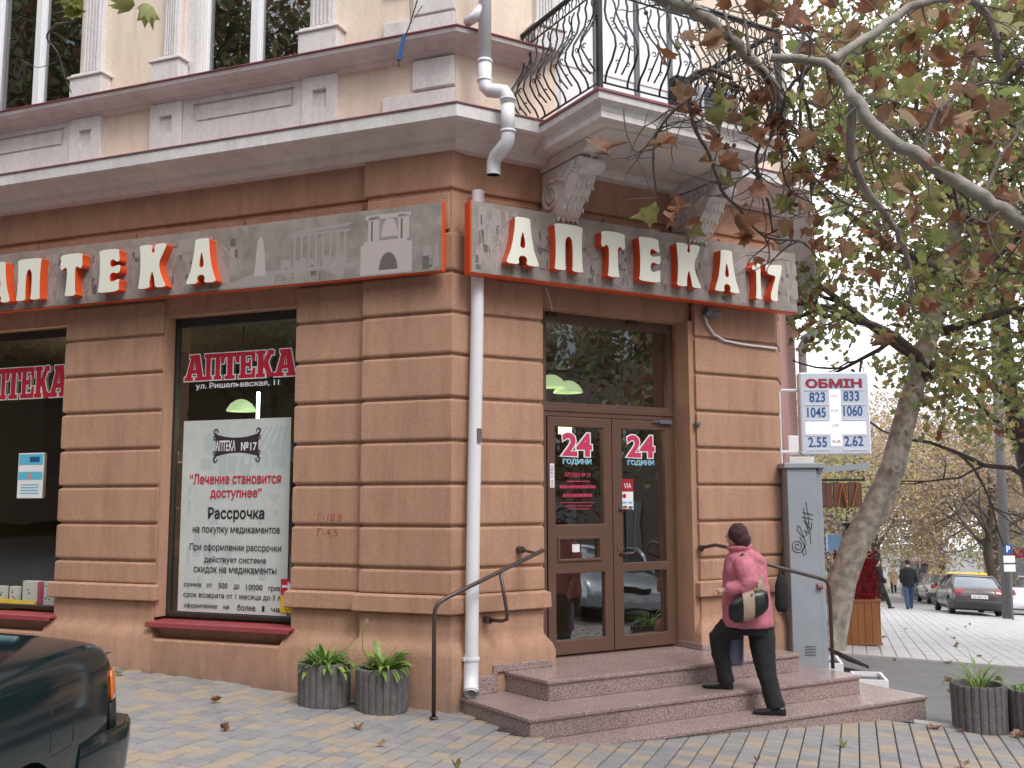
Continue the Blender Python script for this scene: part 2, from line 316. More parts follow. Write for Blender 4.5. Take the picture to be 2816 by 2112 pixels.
# plan-polyline sweep with mitred corners.  poly = world XY points, profile = (outward offset, height)
def seg_n(a, b): d = Vector((b[0] - a[0], b[1] - a[1])).normalized(); return Vector((d.y, -d.x))
def offs(poly, o):
    out = []; n = len(poly)
    for i in range(n):
        if i == 0: nn = seg_n(poly[0], poly[1]); out.append((poly[0][0] + nn.x * o, poly[0][1] + nn.y * o)); continue
        if i == n - 1: nn = seg_n(poly[-2], poly[-1]); out.append((poly[-1][0] + nn.x * o, poly[-1][1] + nn.y * o)); continue
        a, b = seg_n(poly[i - 1], poly[i]), seg_n(poly[i], poly[i + 1]); k = 1 + a.dot(b); h = (a + b) / max(k, .25)
        out.append((poly[i][0] + h.x * o, poly[i][1] + h.y * o))
    return out
def sweep(poly, prof, name, mt, parent, smooth=False, back=None, **k):
    rows = []
    for o, h in prof: rows.append([(x, y, h) for x, y in offs(poly, o)])
    mb = MB(); n = len(poly); m = len(prof); closed = prof
    if back is not None:
        rows = [[(x, y, prof[0][1]) for x, y in offs(poly, back)]] + rows + [[(x, y, prof[-1][1]) for x, y in offs(poly, back)]]; m += 2
    vs = [p for r in rows for p in r]
    fs = [(i * n + j, i * n + j + 1, (i + 1) * n + j + 1, (i + 1) * n + j) for i in range(m - 1) for j in range(n - 1)]
    if back is not None:
        fs += [tuple(i * n for i in range(m)), tuple(i * n + n - 1 for i in range(m))][::1]
    mb.add(vs, fs); o = mb.build(name, mt, parent, **k)
    if smooth: smooth_angle(o, 40)
    return o
def W1(s, o=0): v = F1 @ Vector((-s, -o, 0)); return (v.x, v.y)
def W2p(s, o=0): v = F2 @ Vector((s, -o, 0)); return (v.x, v.y)
def W3(s, o=0): v = F3 @ Vector((s, -o, 0)); return (v.x, v.y)
def b1(s0, s1, o0, o1, h0, h1): return (-s1, -s0, -o1, -o0, h0, h1)
def b2(s0, s1, o0, o1, h0, h1): return (s0, s1, -o1, -o0, h0, h1)
# ================================================================ GROUND
def frame_g(): return (math.sin(R(109)), math.cos(R(109))), (math.sin(R(19)), math.cos(R(19)))
GA, GB = frame_g()                       # GA: along facade one (to the right), GB: along the side street
def gxy(a, b): return (C1[0] + GA[0] * a + GB[0] * b, C1[1] + GA[1] * a + GB[1] * b)
def gp(a, b, dz=0): x, y = gxy(a, b); return (x, y, gz(x, y) + dz)
def gab(x, y): dx, dy = x - C1[0], y - C1[1]; return dx * GA[0] + dy * GA[1], dx * GB[0] + dy * GB[1]
mb = MB(); xs = [-300, -120, -60, -30, -14, -6, 0, 6, 14, 30, 60, 120, 300]; ys = [-300, -120, -60, -25, -10, 0, 6, 12, 12.01, 20, 30, 45, 70, 120, 300]
vs = [(x, y, gz(x, min(y, 140)) - .10 + (.02 * 0)) for y in ys for x in xs]; n = len(xs)
mb.add(vs, [(j * n + i, j * n + i + 1, (j + 1) * n + i + 1, (j + 1) * n + i) for j in range(len(ys) - 1) for i in range(n - 1)])
mb.build('ground', 'asphalt', kind='structure', center=False)
def sheet(name, a0, a1, b0, b1, m, dz, step=2.0, **k):
    mb = MB(); na = max(1, int((a1 - a0) / step)); nb = max(1, int((b1 - b0) / step))
    vs = [gp(a0 + (a1 - a0) * i / na, b0 + (b1 - b0) * j / nb, dz) for j in range(nb + 1) for i in range(na + 1)]
    mb.add(vs, [(j * (na + 1) + i, j * (na + 1) + i + 1, (j + 1) * (na + 1) + i + 1, (j + 1) * (na + 1) + i) for j in range(nb) for i in range(na)])
    return mb.build(name, m, kind='structure', center=False, **k)
# paved forecourt: bedding sheet with individually laid pavers
pav = sheet('pavement', -9.0, 12, -9.0, 1.82, 'sand', -.030)
WM[pav] = I4
A0, A1_, B0, B1_ = -9.0, 9.0, -9.0, 1.8
pw, pl = .150, .162
tmpl = []
for m_ in ('paver_grey', 'paver_blue', 'paver_tan', 'paver_dim'):
    mb = MB(); g = .0045
    mb.box(g, pw - g, g, pl - g, -.03, 0)
    o = mb.build('paver', m_, bevel=.006, center=False); tmpl.append(o.data); bpy.data.objects.remove(o)
def pave_ok(x, y):
    q = F2.inverted() @ Vector((x, y, 0)); s, o = q.x, -q.y
    if (.05 < s < 4.42 and -6 < o < 1.12) or (.22 < s < 4.42 and 1.0 < o < 1.48) or (o < -.0 and -.05 < s < 4.4): return False
    q1 = F1.inverted() @ Vector((x, y, 0))
    if q1.x < .05 and q1.y > -.08: return False
    return True
cells = []
ncol = int((A1_ - A0) / pw)
GANG = math.atan2(GA[1], GA[0])
for i in range(ncol):
    ph = random.choice([0, .5]) * pl + random.uniform(-.02, .02) * 0
    j = 0; b = B0 + (ph if i % 2 else 0)
    while b < B1_:
        a = A0 + i * pw; x, y = gxy(a, b); xc, yc = gxy(a + pw / 2, b + pl / 2)
        if pave_ok(xc, yc):
            r = random.random(); t = 2 if r < .27 else 3 if r < .42 else 1 if r < .68 else 0
            if yc > .5: cells.append((math.hypot(xc, yc), x, y, t, xc, yc))
        b += pl
def vis(xc, yc):
    d = yc; return yc > 5.6 and -.56 * yc < xc < .56 * yc
inview = sorted([c for c in cells if vis(c[4], c[5])]); rest = [c for c in cells if not vis(c[4], c[5])] + inview[300:]
gnorm = Vector((.052, .013, 1)).normalized()
tiltm = Vector((0, 0, 1)).rotation_difference(gnorm).to_matrix().to_4x4()
for d, x, y, t, xc, yc in inview[:300]:
    o = put('paver', tmpl[t], pav, Matrix.Translation((x, y, gz(x, y) + random.uniform(-.0025, .0025))) @ tiltm @ Matrix.Rotation(GANG + random.uniform(-.008, .008), 4, 'Z'))
mb = MB(); tv = [[tuple(v.co) for v in m.vertices] for m in tmpl]; tf = [[tuple(p.vertices) for p in m.polygons] for m in tmpl]
for d, x, y, t, xc, yc in rest:
    if d > 12 : continue
    mm = Matrix.Translation((x, y, gz(x, y) + random.uniform(-.0025, .0025))) @ tiltm @ Matrix.Rotation(GANG, 4, 'Z')
    mb.add([mm @ Vector(v) for v in tv[t]], tf[t], t)
mb.build('pavers', ['paver_grey', 'paver_blue', 'paver_tan', 'paver_dim'], pav, kind='stuff', fix=False)
# kerb strip and driveway asphalt at the side street
sheet('driveway', 3.2, 30, 2.02, 8.1, 'asphalt', -.022)
mb = MB()
def strip(mb, a0, a1, b0, b1, z0, z1, n=8):
    for i in range(n):
        p, q = a0 + (a1 - a0) * i / n, a0 + (a1 - a0) * (i + 1) / n
        c = [gp(p, b0, 0), gp(q, b0, 0), gp(q, b1, 0), gp(p, b1, 0)]
        mb.add([(v[0], v[1], v[2] + z0) for v in c] + [(v[0], v[1], v[2] + z1) for v in c], [(0, 3, 2, 1), (4, 5, 6, 7), (0, 1, 5, 4), (2, 3, 7, 6)] + ([(3, 0, 4, 7)] if i == 0 else []) + ([(1, 2, 6, 5)] if i == n - 1 else []))
strip(mb, 3.95, 16, 1.83, 2.0, -.1, .012)
mb.build('kerb', 'kerb', kind='structure', center=False)
# pale slab pavement beyond the driveway
slabs = sheet('footpath', .2, 18, 8.25, 60, 'slabjoint', -.026, 2.2); WM[slabs] = I4
mb = MB(); g = .006; sw, sl_ = .22, .44; mb.box(g, sw - g, g * .6, sl_ - g * .6, -.025, 0); o = mb.build('slab', 'slab', bevel=.004, center=False); sm = o.data; bpy.data.objects.remove(o)
sc = []
for i in range(int(17.0 / sw)):
    for j in range(int(24 / sl_)):
        a, b = .3 + i * sw, 8.3 + j * sl_ ; x, y = gxy(a + sw / 2, b + sl_ / 2); sc.append((y, x, a, b))
sc = sorted([c for c in sc if c[1] < .56 * c[0] + .3])
tilt2 = Vector((0, 0, 1)).rotation_difference(Vector((.052, .058, 1)).normalized()).to_matrix().to_4x4()
sv = [tuple(v.co) for v in sm.vertices]; sf = [tuple(p.vertices) for p in sm.polygons]; mb = MB()
for k, (y_, x_, a, b) in enumerate(sc):
    p = gp(a, b, random.uniform(-.003, .003)); mm = Matrix.Translation(p) @ tilt2 @ Matrix.Rotation(GANG, 4, 'Z')
    if k < 260: put('slab', sm, slabs, mm)
    else: mb.add([mm @ Vector(v) for v in sv], sf)
if mb.v: mb.build('slabs', 'slab', slabs, kind='stuff', fix=False)
mb = MB(); strip(mb, .2, 18, 8.1, 8.24, -.1, .01); mb.build('kerb', 'kerb', kind='structure', center=False)
# far road surface
sheet('road', 12.5, 60, 24, 140, 'asphalt', -.012, 6)

# ================================================================ CORNER BUILDING
bld = thing('corner_building', 'old two tone building with terracotta rusticated ground floor and cream upper floor behind the steps', 'building', I4, (C1[0], C1[1], -.23))
G = [3.38, 2.98, 2.57, 2.17, 1.77, 1.38, .99]           # rustication joints
gr = .022
def course(poly, lo, hi, name='stone_course'):
    d = .025
    sweep(poly, [(-d, lo), (-.004, lo + .012), (0, lo + .026), (0, hi - .026), (-.004, hi - .012), (-d, hi)], name, 'plaster', bld)
def core(poly, z0, z1): sweep(poly, [(-.03, z0), (-.03, z1)], 'wall_core', 'plaster', bld, back=-.12)
def pier(poly, topz=3.72, ledge=True):
    core(poly, -.8, 4.95)
    hs = [4.16] + [3.77] + G
    for k in range(len(hs) - 1): course(poly, hs[k + 1] + gr / 2, hs[k] - gr / 2)
    course(poly, .755, .99 - gr / 2)
    if ledge:
        sweep(poly, [(-.03, .755), (.006, .755), (.045, .735), (.05, .60), (.03, .585), (-.03, .575)], 'string_course', 'plaster', bld, smooth=False)
    pr = [(-.03, .575), (-.006, .572), (-.010, .40), (-.004, .345), (.02, .31), (.055, .26), (.075, .20), (.078, -.75)]
    sweep(poly, pr, 'plinth', 'plaster', bld, smooth=True)
P_cor = [W1(.95, -.02), W1(.95, .07), W1(0, .07), W2p(.115, 0), W2p(.975, 0), W2p(.975, -.30)]
P_B = [W1(1.75, -.25), W1(1.75, 0), W1(.95, 0)]
P_A = [W1(4.76, -.25), W1(4.76, 0), W1(3.42, 0), W1(3.42, -.05)]
P_0 = [W1(9.5, 0), W1(6.45, 0), W1(6.45, -.25)]
P_R = [W2p(2.93, -.06), W2p(2.93, 0), W2p(4.13, 0), W3(.03, 0), W3(.75, 0)]
for p in (P_0, P_A, P_B, P_cor, P_R): pier(p)
# reveals (jamb beside each opening, a step behind the pier face)
def bx1(name, m, *a, **k): return MB().box(*b1(*a)).build(name, m, bld, F1, **k)
def bx2(name, m, *a, **k): return MB().box(*b2(*a)).build(name, m, bld, F2, **k)
bx1('jamb', 'plaster', 3.41, 3.47, -.19, -.035, .42, 4.55); bx1('jamb', 'plaster', 1.74, 1.78, -.26, -.10, .42, 4.55)
bx1('jamb', 'plaster', 4.70, 4.79, -.26, -.10, .42, 4.55); bx1('jamb', 'plaster', 6.38, 6.48, -.26, -.035, .42, 4.55)
bx1('lintel', 'plaster', 1.74, 3.44, -.30, -.045, 3.58, 4.52); bx1('lintel', 'plaster', 4.75, 6.47, -.30, -.045, 3.58, 4.52)
bx1('sill_wall', 'plaster', 1.74, 3.44, -.30, -.055, -.8, .335); bx1('sill_wall', 'plaster', 4.75, 6.47, -.30, -.055, -.8, .335)
bx1('plinth', 'plaster', 1.76, 3.36, -.06, .074, -.8, .22, bevel=.02); bx1('plinth', 'plaster', 4.77, 6.44, -.06, .074, -.8, .22, bevel=.02)
bx2('lintel', 'plaster', .96, 2.95, -.34, -.10, 3.55, 4.52)
bx2('jamb', 'plaster', 2.86, 2.96, -.34, -.035, .05, 3.56); bx2('jamb', 'plaster', .90, .99, -.34, -.06, .05, 3.56)
# frieze above the shop sign: joint, small blocks with upright joints, plain band
def blocks(fr, s0, s1, n, o0=0):
    w = (s1 - s0) / n
    for i in range(n): MB().box(*( b1 if fr is F1 else b2)(s0 + i * w + .012, s0 + (i + 1) * w - .012, o0 - .03, o0, 4.16 + .014, 4.535)).build('frieze_block', 'plaster', bld, fr, bevel=.008)
blocks(F1, 1.0, 9.5, 6); blocks(F1, .02, .93, 1, .07); blocks(F2, .14, 4.10, 5)
P_all = [W1(9.5, 0), W1(.95, 0), W1(.95, .07), W1(0, .07), W2p(.115, 0), W2p(4.13, 0), W3(.03, 0), W3(7.0, 0)]
P_str = [W1(9.5, 0), W1(0, 0), W2p(4.16, 0), W3(7.0, 0)]
sweep(P_all, [(-.035, 4.12), (-.035, 4.70)], 'wall_core', 'plaster', bld, back=-.15)
sweep(P_all, [(-.035, 4.575), (-.004, 4.59), (0, 4.605), (0, 4.97), (-.03, 4.98)], 'frieze', 'plaster', bld)
sweep(P_str, [(-.03, 4.935), (.10, 4.945), (.115, 4.97), (.15, 4.99), (.16, 5.035), (.30, 5.105), (.385, 5.115), (.405, 5.13), (.41, 5.245), (.425, 5.262), (-.05, 5.272)], 'cornice', 'cornice', bld)
sweep(P_str, [(.40, 5.128), (.416, 5.132), (.42, 5.243), (.405, 5.247)], 'cornice_fascia', 'trim', bld)
sweep(P_str, [(.43, 5.25), (.435, 5.258), (.43, 5.268), (-.05, 5.315), (-.05, 5.275)], 'flashing', 'flash', bld)
# plain side wall towards the side street
sweep([W3(.75, 0), W3(7.0, 0)], [(-.02, -1.2), (-.02, 4.94)], 'side_wall', 'pink', bld, back=-.3)
sweep([W3(.75, 0), W3(7.0, 0), W3(7.0, -8)], [(-.02, 5.28), (-.02, 11)], 'side_wall', 'cream', bld, back=-.3)
# upper floor wall
sweep([W1(9.5, 0), W1(6.40, 0)], [(0, 5.29), (0, 10.6)], 'upper_wall', 'cream', bld, back=-.3)
sweep([W1(4.75, 0), W1(3.27, 0)], [(0, 5.98), (0, 10.6)], 'upper_wall', 'cream', bld, back=-.3)
sweep([W1(6.40, 0), W1(1.65, 0)], [(0, 5.29), (0, 5.98)], 'upper_wall', 'cream', bld, back=-.3)
sweep([W1(1.65, 0), W1(0, 0), W2p(.75, 0)], [(0, 5.29), (0, 10.6)], 'upper_wall', 'cream', bld, back=-.3)
sweep([W2p(.75, 0), W2p(1.2, 0)], [(0, 5.26), (0, 10.6)], 'upper_wall', 'cream', bld, back=-.3)
sweep([W2p(3.05, 0), W2p(4.16, 0), W3(.75, 0)], [(0, 5.26), (0, 10.6)], 'upper_wall', 'cream', bld, back=-.3)
sweep([W2p(1.2, 0), W2p(3.05, 0)], [(0, 8.3), (0, 10.6)], 'upper_wall', 'cream', bld, back=-.3)
bx1('upper_wall', 'cream', 1.6, 6.45, -.3, -.0, 9.3, 10.6)
P_s = [W1(9.5, 0), W1(0, 0), W2p(.96, 0)]
sweep(P_s, [(0, 5.935), (.05, 5.95), (.07, 5.985), (.10, 5.99), (.15, 6.03), (.235, 6.05), (.245, 6.095), (.0, 6.10)], 'sill_cornice', 'cornice', bld)
sweep(P_s, [(.24, 6.085), (.262, 6.095), (.262, 6.104), (0, 6.15), (0, 6.12)], 'flashing', 'flash', bld)
# white dado posts, panels and quoins
def post(s0, s1):
    mb = MB(); a, b = s0, s1; c = (s0 + s1) / 2; w = .085
    mb.plate([(-b, 5.30), (-a, 5.30), (-a, 5.94), (-b, 5.94)], -.055, .0, [[(-c - w, 5.59), (-c + w, 5.59), (-c + w, 5.80), (-c - w, 5.80)]]); mb.box(*b1(c - w - .01, c + w + .01, .0, .015, 5.58, 5.81))
    mb.build('dado_post', 'trim', bld, F1)
for a, b in ((4.36, 4.80), (3.24, 3.66), (1.30, 1.71), (6.30, 6.74)): post(a, b)
def panel(s0, s1):
    mb = MB(); mb.plate([(-s1, 5.30), (-s0, 5.30), (-s0, 5.94), (-s1, 5.94)], -.03, 0, [[(-s1 + .13, 5.67), (-s0 - .10, 5.67), (-s0 - .10, 5.885), (-s1 + .13, 5.885)]])
    mb.box(*b1(s0 + .02, s1 - .02, -.01, .006, 5.62, 5.93)); mb.box(*b1(s0 + .145, s1 - .175, .004, .022, 5.70, 5.855)); mb.build('dado_panel', 'trim', bld, F1)
panel(1.72, 3.23); panel(4.81, 6.29)
for s1, h0, h1 in ((.78, 5.32, 5.585), (.45, 5.62, 5.915), (.78, 6.16, 6.365), (.45, 6.39, 6.65), (.78, 6.68, 6.94), (.45, 6.97, 7.23), (.78, 7.26, 7.5)):
    bx1('quoin', 'trim', .004, s1, 0, .045, h0, h1, bevel=.005)
# fluted pilasters of the upper floor
def pilaster(fr, bb, s0, s1, wid=.055):
    mb = MB(); e = .05
    mb.box(*bb(s0 - wid * 1.6, s1 + wid * 1.6, 0, .155, 6.155, 6.375)); mb.box(*bb(s0 - wid * 2.1, s1 + wid * 2.1, 0, .175, 6.375, 6.40)); mb.box(*bb(s0 - wid * 1.5, s1 + wid * 1.5, 0, .15, 6.40, 6.43))
    mb.box(*bb(s0, s1, 0, .075, 6.43, 9.2)); p = mb.build('pilaster', 'trim', bld, fr, bevel=.006)
    n = 5; w = (s1 - s0 - .05) / n
    for i in range(n):
        MB().box(*bb(s0 + .025 + i * w + w * .22, s0 + .025 + (i + 1) * w - w * .22, .0749, .092, 6.47, 9.2)).build('fillet', 'trim', p, fr, bevel=.004)
for a, b in ((4.37, 4.65), (3.30, 3.50), (1.34, 1.62)): pilaster(F1, b1, a, b)
pilaster(F2, b2, .88, 1.11, .04)
# upper windows
def upwin(s0, s1, m0, m1):
    f = MB().plate([(-s1, 6.12), (-s0, 6.12), (-s0, 9.0), (-s1, 9.0)], .12, .20, [[(-s1 + .06, 6.17), (-m1, 6.17), (-m1, 8.9), (-s1 + .06, 8.9)], [(-m0, 6.17), (-s0 - .06, 6.17), (-s0 - .06, 8.9), (-m0, 8.9)]]).build('window', 'whiteframe', bld, F1, bevel=.006)
    MB().box(*b1(m0 + .02, m1 - .02, -.12, -.10, 6.16, 8.95)).build('mullion', 'whiteframe', f, F1, bevel=.005)
    MB().plate([(-s1 + .05, 6.15), (-m1 + .01, 6.15), (-m1 + .01, 8.92), (-s1 + .05, 8.92)], .165, None).build('pane', 'glassup', f, F1)
    MB().plate([(-m0 - .01, 6.15), (-s0 - .05, 6.15), (-s0 - .05, 8.92), (-m0 - .01, 8.92)], .165, None).build('pane', 'glassup', f, F1)
upwin(1.66, 3.12, 2.36, 2.50); upwin(4.76, 6.22, 5.46, 5.60)
bx1('window_jamb', 'trim', 3.12, 3.30, -.25, -.02, 6.12, 9.2, bevel=.006); bx1('window_jamb', 'trim', 6.22, 6.42, -.25, -.02, 6.12, 9.2, bevel=.006); bx1('window_jamb', 'trim', 1.60, 1.655, -.25, -.02, 6.12, 9.2); bx1('window_jamb', 'trim', 4.69, 4.755, -.25, -.02, 6.12, 9.2)
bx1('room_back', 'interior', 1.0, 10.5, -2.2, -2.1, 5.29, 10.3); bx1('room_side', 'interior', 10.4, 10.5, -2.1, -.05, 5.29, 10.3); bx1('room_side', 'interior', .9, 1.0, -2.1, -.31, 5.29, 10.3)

# shop windows on the left front
def shopwin(s0, s1, z0=.415, z1=3.58):
    w = .075; wr = .02
    f = MB().plate([(-s1, z0), (-s0, z0), (-s0, z1), (-s1, z1)], .195, .26, [[(-s1 + w, z0 + w * .6), (-s0 - wr, z0 + w * .6), (-s0 - wr, z1 - w * 1.3), (-s1 + w, z1 - w * 1.3)]]).build('shop_window', 'framedark', bld, F1, bevel=.006)
    MB().plate([(-s1 + w - .01, z0 + .03), (-s0 - wr + .01, z0 + .03), (-s0 - wr + .01, z1 - .08), (-s1 + w - .01, z1 - .08)], .225, None).build('pane', 'glass', f, F1)
    MB().box(*b1(s0 - .09, s1 - .02, -.20, .10, z0 - .05, z0 - .025)).box(*b1(s0 - .09, s1 - .02, .085, .10, z0 - .078, z0 - .05)).build('window_sill', 'sill', bld, F1, bevel=.006)
    return f
sw1 = shopwin(1.79, 3.45); sw2 = shopwin(4.80, 6.42)

slabp = [W1(9.4, -.31), W1(.2, -.31), W2p(.2, -.40), W2p(4.0, -.40), W3(.5, -.40), W3(6.9, -.33), W3(6.9, -7), W1(9.4, -8)]
mb = MB(); mb.prism(slabp, 3.64, 5.285); mb.prism(slabp, 10.3, 10.55); mb.build('floor_slab', 'interior', bld)
# ---- entrance: frame, transom light, two leaves
DO = .30
dfr = MB().plate([(1.12, .045), (2.865, .045), (2.865, 3.56), (1.12, 3.56)], DO, DO + .09, [[(1.195, .06), (2.80, .06), (2.80, 2.47), (1.195, 2.47)], [(1.20, 2.615), (2.79, 2.615), (2.79, 3.455), (1.20, 3.455)]]).build('door_frame', 'doorbrown', bld, F2, bevel=.008)
MB().box(.97, 1.13, DO, DO + .08, .045, 3.56).build('frame_side', 'doorbrown', dfr, F2)
MB().box(1.13, 2.86, DO - .012, DO + .01, 2.52, 2.575).build('transom_bar', 'doorbrown', dfr, F2, bevel=.006)
MB().plate([(1.19, 2.60), (2.80, 2.60), (2.80, 3.47), (1.19, 3.47)], DO + .05, None).build('transom_pane', 'glassdoor', dfr, F2)
for px in (1.20, 2.22): MB().box(px, px + .13, DO - .03, DO + .02, 3.51, 3.545).build('clip', 'framedark', dfr, F2)
def leaf(x0, x1, holes):
    l = MB().plate([(x0, .075), (x1, .075), (x1, 2.465), (x0, 2.465)], DO - .015, DO + .055, [[(a, c), (b, c), (b, d), (a, d)] for a, b, c, d in holes]).build('door', 'doorbrown', bld, F2, bevel=.009, seg=2)
    for a, b, c, d in holes: MB().plate([(a - .01, c - .01), (b + .01, c - .01), (b + .01, d + .01), (a - .01, d + .01)], DO + .02, None).build('pane', 'glassdoor', l, F2)
    return l
lL = leaf(1.20, 1.998, [(1.292, 1.893, .215, .875), (1.292, 1.893, 1.365, 2.365), (1.335, 1.82, 1.02, 1.215)])
lR = leaf(2.006, 2.80, [(2.13, 2.705, .21, .865), (2.13, 2.715, .955, 2.365)])
MB().plate([(1.31, .995), (1.85, .995), (1.85, 1.245), (1.31, 1.245)], DO - .03, DO - .014, [[(1.335, 1.02), (1.82, 1.02), (1.82, 1.215), (1.335, 1.215)]]).build('hatch_frame', 'doorbrown', lL, F2, bevel=.005)
MB().tube([(2.075, DO - .02, 1.515), (2.21, DO - .06, 1.51), (2.245, DO - .065, 1.49), (2.245, DO - .065, 1.075), (2.21, DO - .06, 1.055), (2.075, DO - .02, 1.05)], .012, 8).build('handle', 'handrail', lR, F2, smooth=True)
MB().box(2.055, 2.075, DO - .03, DO - .012, 1.10, 1.15).build('lock', 'chrome', lR, F2, bevel=.003)
MB().box(2.62, 2.79, DO - .055, DO - .015, 2.43, 2.475).box(2.53, 2.62, DO - .05, DO - .03, 2.445, 2.465).build('door_closer', 'acgrey', lR, F2, bevel=.008)
MB().box(2.90, 2.96, -.035, .02, 2.41, 2.45).build('hinge_bracket', 'acgrey', bld, F2, bevel=.006)
# lettering stuck on the doors
for dx, par in ((0, lL), (.825, lR)):
    text('24', 1.395 + dx, 1.765 + dx, 2.065, 2.305, DO + .012, 'crimson', par, F2, off=.035, ref=.035)
    text('24', 1.395 + dx, 1.765 + dx, 2.065, 2.305, DO + .015, 'white', par, F2, off=.075, ref=.035)
    text('ГОДИНИ', 1.405 + dx, 1.755 + dx, 1.975, 2.035, DO + .012, 'cyan', par, F2, off=.012, ref=.012)
    text('ГОДИНИ', 1.405 + dx, 1.755 + dx, 1.975, 2.035, DO + .015, 'white', par, F2, off=.045, ref=.012)
text('АПТЕКА № 17', 1.42, 1.74, 1.85, 1.895, DO + .012, 'crimson', lL, F2, off=.02)
for z, w, h in ((1.80, .13, .012), (1.735, .22, .030), (1.645, .18, .034), (1.585, .21, .008), (1.55, .17, .008), (1.52, .12, .008)):
    mb = MB(); x = 1.58 - w
    while x < 1.58 + w: l_ = random.uniform(.012, .028); mb.plate([(x, z), (x + l_, z), (x + l_, z + h), (x, z + h)], DO + .012, None); x += l_ + .007
    mb.build('lettering', 'crimson', lL, F2)
st = MB().plate([(2.135, 1.50), (2.29, 1.50), (2.29, 1.70), (2.135, 1.70)], DO + .012, None).build('sticker', 'white', lR, F2)
MB().plate([(2.135, 1.70), (2.295, 1.70), (2.295, 1.835), (2.135, 1.835)], DO + .012, None).build('sticker', 'darkred', lR, F2)
text('VIA', 2.17, 2.265, 1.735, 1.79, DO + .010, 'white', lR, F2, off=.0)
MB().lathe([(0, 0), (.024, 0)], n=16).build('sticker_mark', 'darkred', st, F2 @ Matrix.Translation((2.172, DO + .010, 1.655)) @ Matrix.Rotation(R(90), 4, 'X'), center=False)
for k, (x, z, c) in enumerate(((2.145, 1.575, 'cyan'), (2.22, 1.575, 'cyan'), (2.15, 1.53, 'darkred'), (2.225, 1.525, 'navy'))): MB().plate([(x, z), (x + .055, z), (x + .055, z + .02), (x, z + .02)], DO + .010, None).build('sticker_mark', c, st, F2)
MB().plate([(1.225, 1.74), (1.275, 1.74), (1.275, 1.985), (1.225, 1.985)], DO - .018, None).build('sticker', 'white', lL, F2)
text('НА СЕБЕ', 1.7, 1.92, 0, .028, 0, 'black', lL, F2 @ Matrix.Translation((1.262, DO - .020, .05)) @ Matrix.Rotation(R(-90), 4, 'Y'), off=.0)
MB().plate([(1.505, 1.085), (1.595, 1.085), (1.595, 1.165), (1.505, 1.165)], DO + .010, None).build('sticker', 'white', lL, F2)
# interior of the shop
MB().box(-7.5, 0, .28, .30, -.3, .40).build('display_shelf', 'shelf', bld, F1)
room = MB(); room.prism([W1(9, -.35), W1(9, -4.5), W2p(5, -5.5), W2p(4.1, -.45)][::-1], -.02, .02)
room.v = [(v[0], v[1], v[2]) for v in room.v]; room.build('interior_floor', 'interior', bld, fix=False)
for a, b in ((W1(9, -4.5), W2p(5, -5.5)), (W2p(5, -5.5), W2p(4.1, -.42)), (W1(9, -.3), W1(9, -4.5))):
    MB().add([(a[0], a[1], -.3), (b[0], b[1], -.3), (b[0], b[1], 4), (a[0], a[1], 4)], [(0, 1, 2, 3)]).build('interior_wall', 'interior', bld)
for fr, x0, x1 in ((F1, -6.2, -4.9), (F1, -3.3, -1.8)):
    sh = MB()
    for z in (.9, 1.5, 2.1): sh.box(x0, x1, 2.2, 2.5, z, z + .03)
    sh.build('shelving', 'shelf', bld, fr)
    gd = [MB() for _ in range(4)]
    for z in (.93, 1.53, 2.13):
        x = x0
        while x < x1 - .12: w_ = random.uniform(.05, .12); gd[random.randrange(4)].box(x, x + w_, 2.22, 2.35, z, z + random.uniform(.08, .25)); x += w_ + .02
    for g_, c in zip(gd, ('printlight', 'darkred', 'wooddark', 'navy')): g_.build('goods', c, bld, fr, kind='stuff')
mb = MB(); mb.box(1.25, 1.6, 2.2, 2.5, 0, 2.3); mb.box(2.3, 2.75, 2.0, 2.4, 0, 1.1); mb.build('counter', 'shelf', bld, F2)
MB().box(1.30, 1.52, .75, .80, .05, 1.0).build('counter', 'wood', bld, F2)
def pendant(fr, x, y, z, label):
    mb = MB(); mb.lathe([(.02, .14), (.06, .13), (.12, .09), (.16, .03), (.17, 0), (.15, .0)], n=20)
    o = mb.build('pendant_lamp', 'lampglow', None, fr @ Matrix.Translation((x, y, z)), smooth=True, center=False, label=label, cat='lamp', group='pendant lamps inside the pharmacy')
    MB().tube([(0, 0, .13), (0, 0, 3.93 - z)], .006, 5).build('cord', 'black', o, fr @ Matrix.Translation((x, y, z)), center=False)
pendant(F1, -3.20, 1.1, 2.64, 'glowing pale green dome lamp seen through the middle shop window')
pendant(F2, 1.70, 1.0, 2.86, 'left one of two glowing pale green lamps behind the transom')
pendant(F2, 1.99, 1.1, 2.82, 'right one of two glowing pale green lamps behind the transom')
MB().tube([(-2.72, .75, 2.50), (-2.72, .75, 2.81)], .018, 10).build('tube_light', 'tubeglow', None, F1, label='bright white upright tube light just above the window poster', cat='lamp')
MB().box(1.95, 2.10, 1.2, 1.25, 2.36, 2.5).build('wall_lamp', 'warmglow', None, F2, label='small warm yellow lamp seen through the top of the left door leaf', cat='lamp')
for k, x in enumerate((-5.52, -5.40)): MB().ell((x, .9, 2.36), (.03, .03, .03), 8, 6).build('spot_lamp', 'warmglow', None, F1, label='tiny warm spot lamp in the far left shop window, %s one of the pair' % ('left' if k == 0 else 'right'), cat='lamp', group='spot lamps in the left window')
def glow(fr, p, e, c, r=.08):
    l = bpy.data.lights.new('lamp_light', 'POINT'); l.energy = e; l.color = c; l.shadow_soft_size = r; o = bpy.data.objects.new('lamp_light', l); COL.objects.link(o); o.matrix_world = fr @ Matrix.Translation(p)
glow(F1, (-5.46, 1.2, 2.3), 26, (1, .78, .5)); glow(F1, (-2.4, 1.1, 2.5), 5, (.8, 1, .7)); glow(F2, (1.6, 1.4, 2.55), 5, (1, .85, .55))

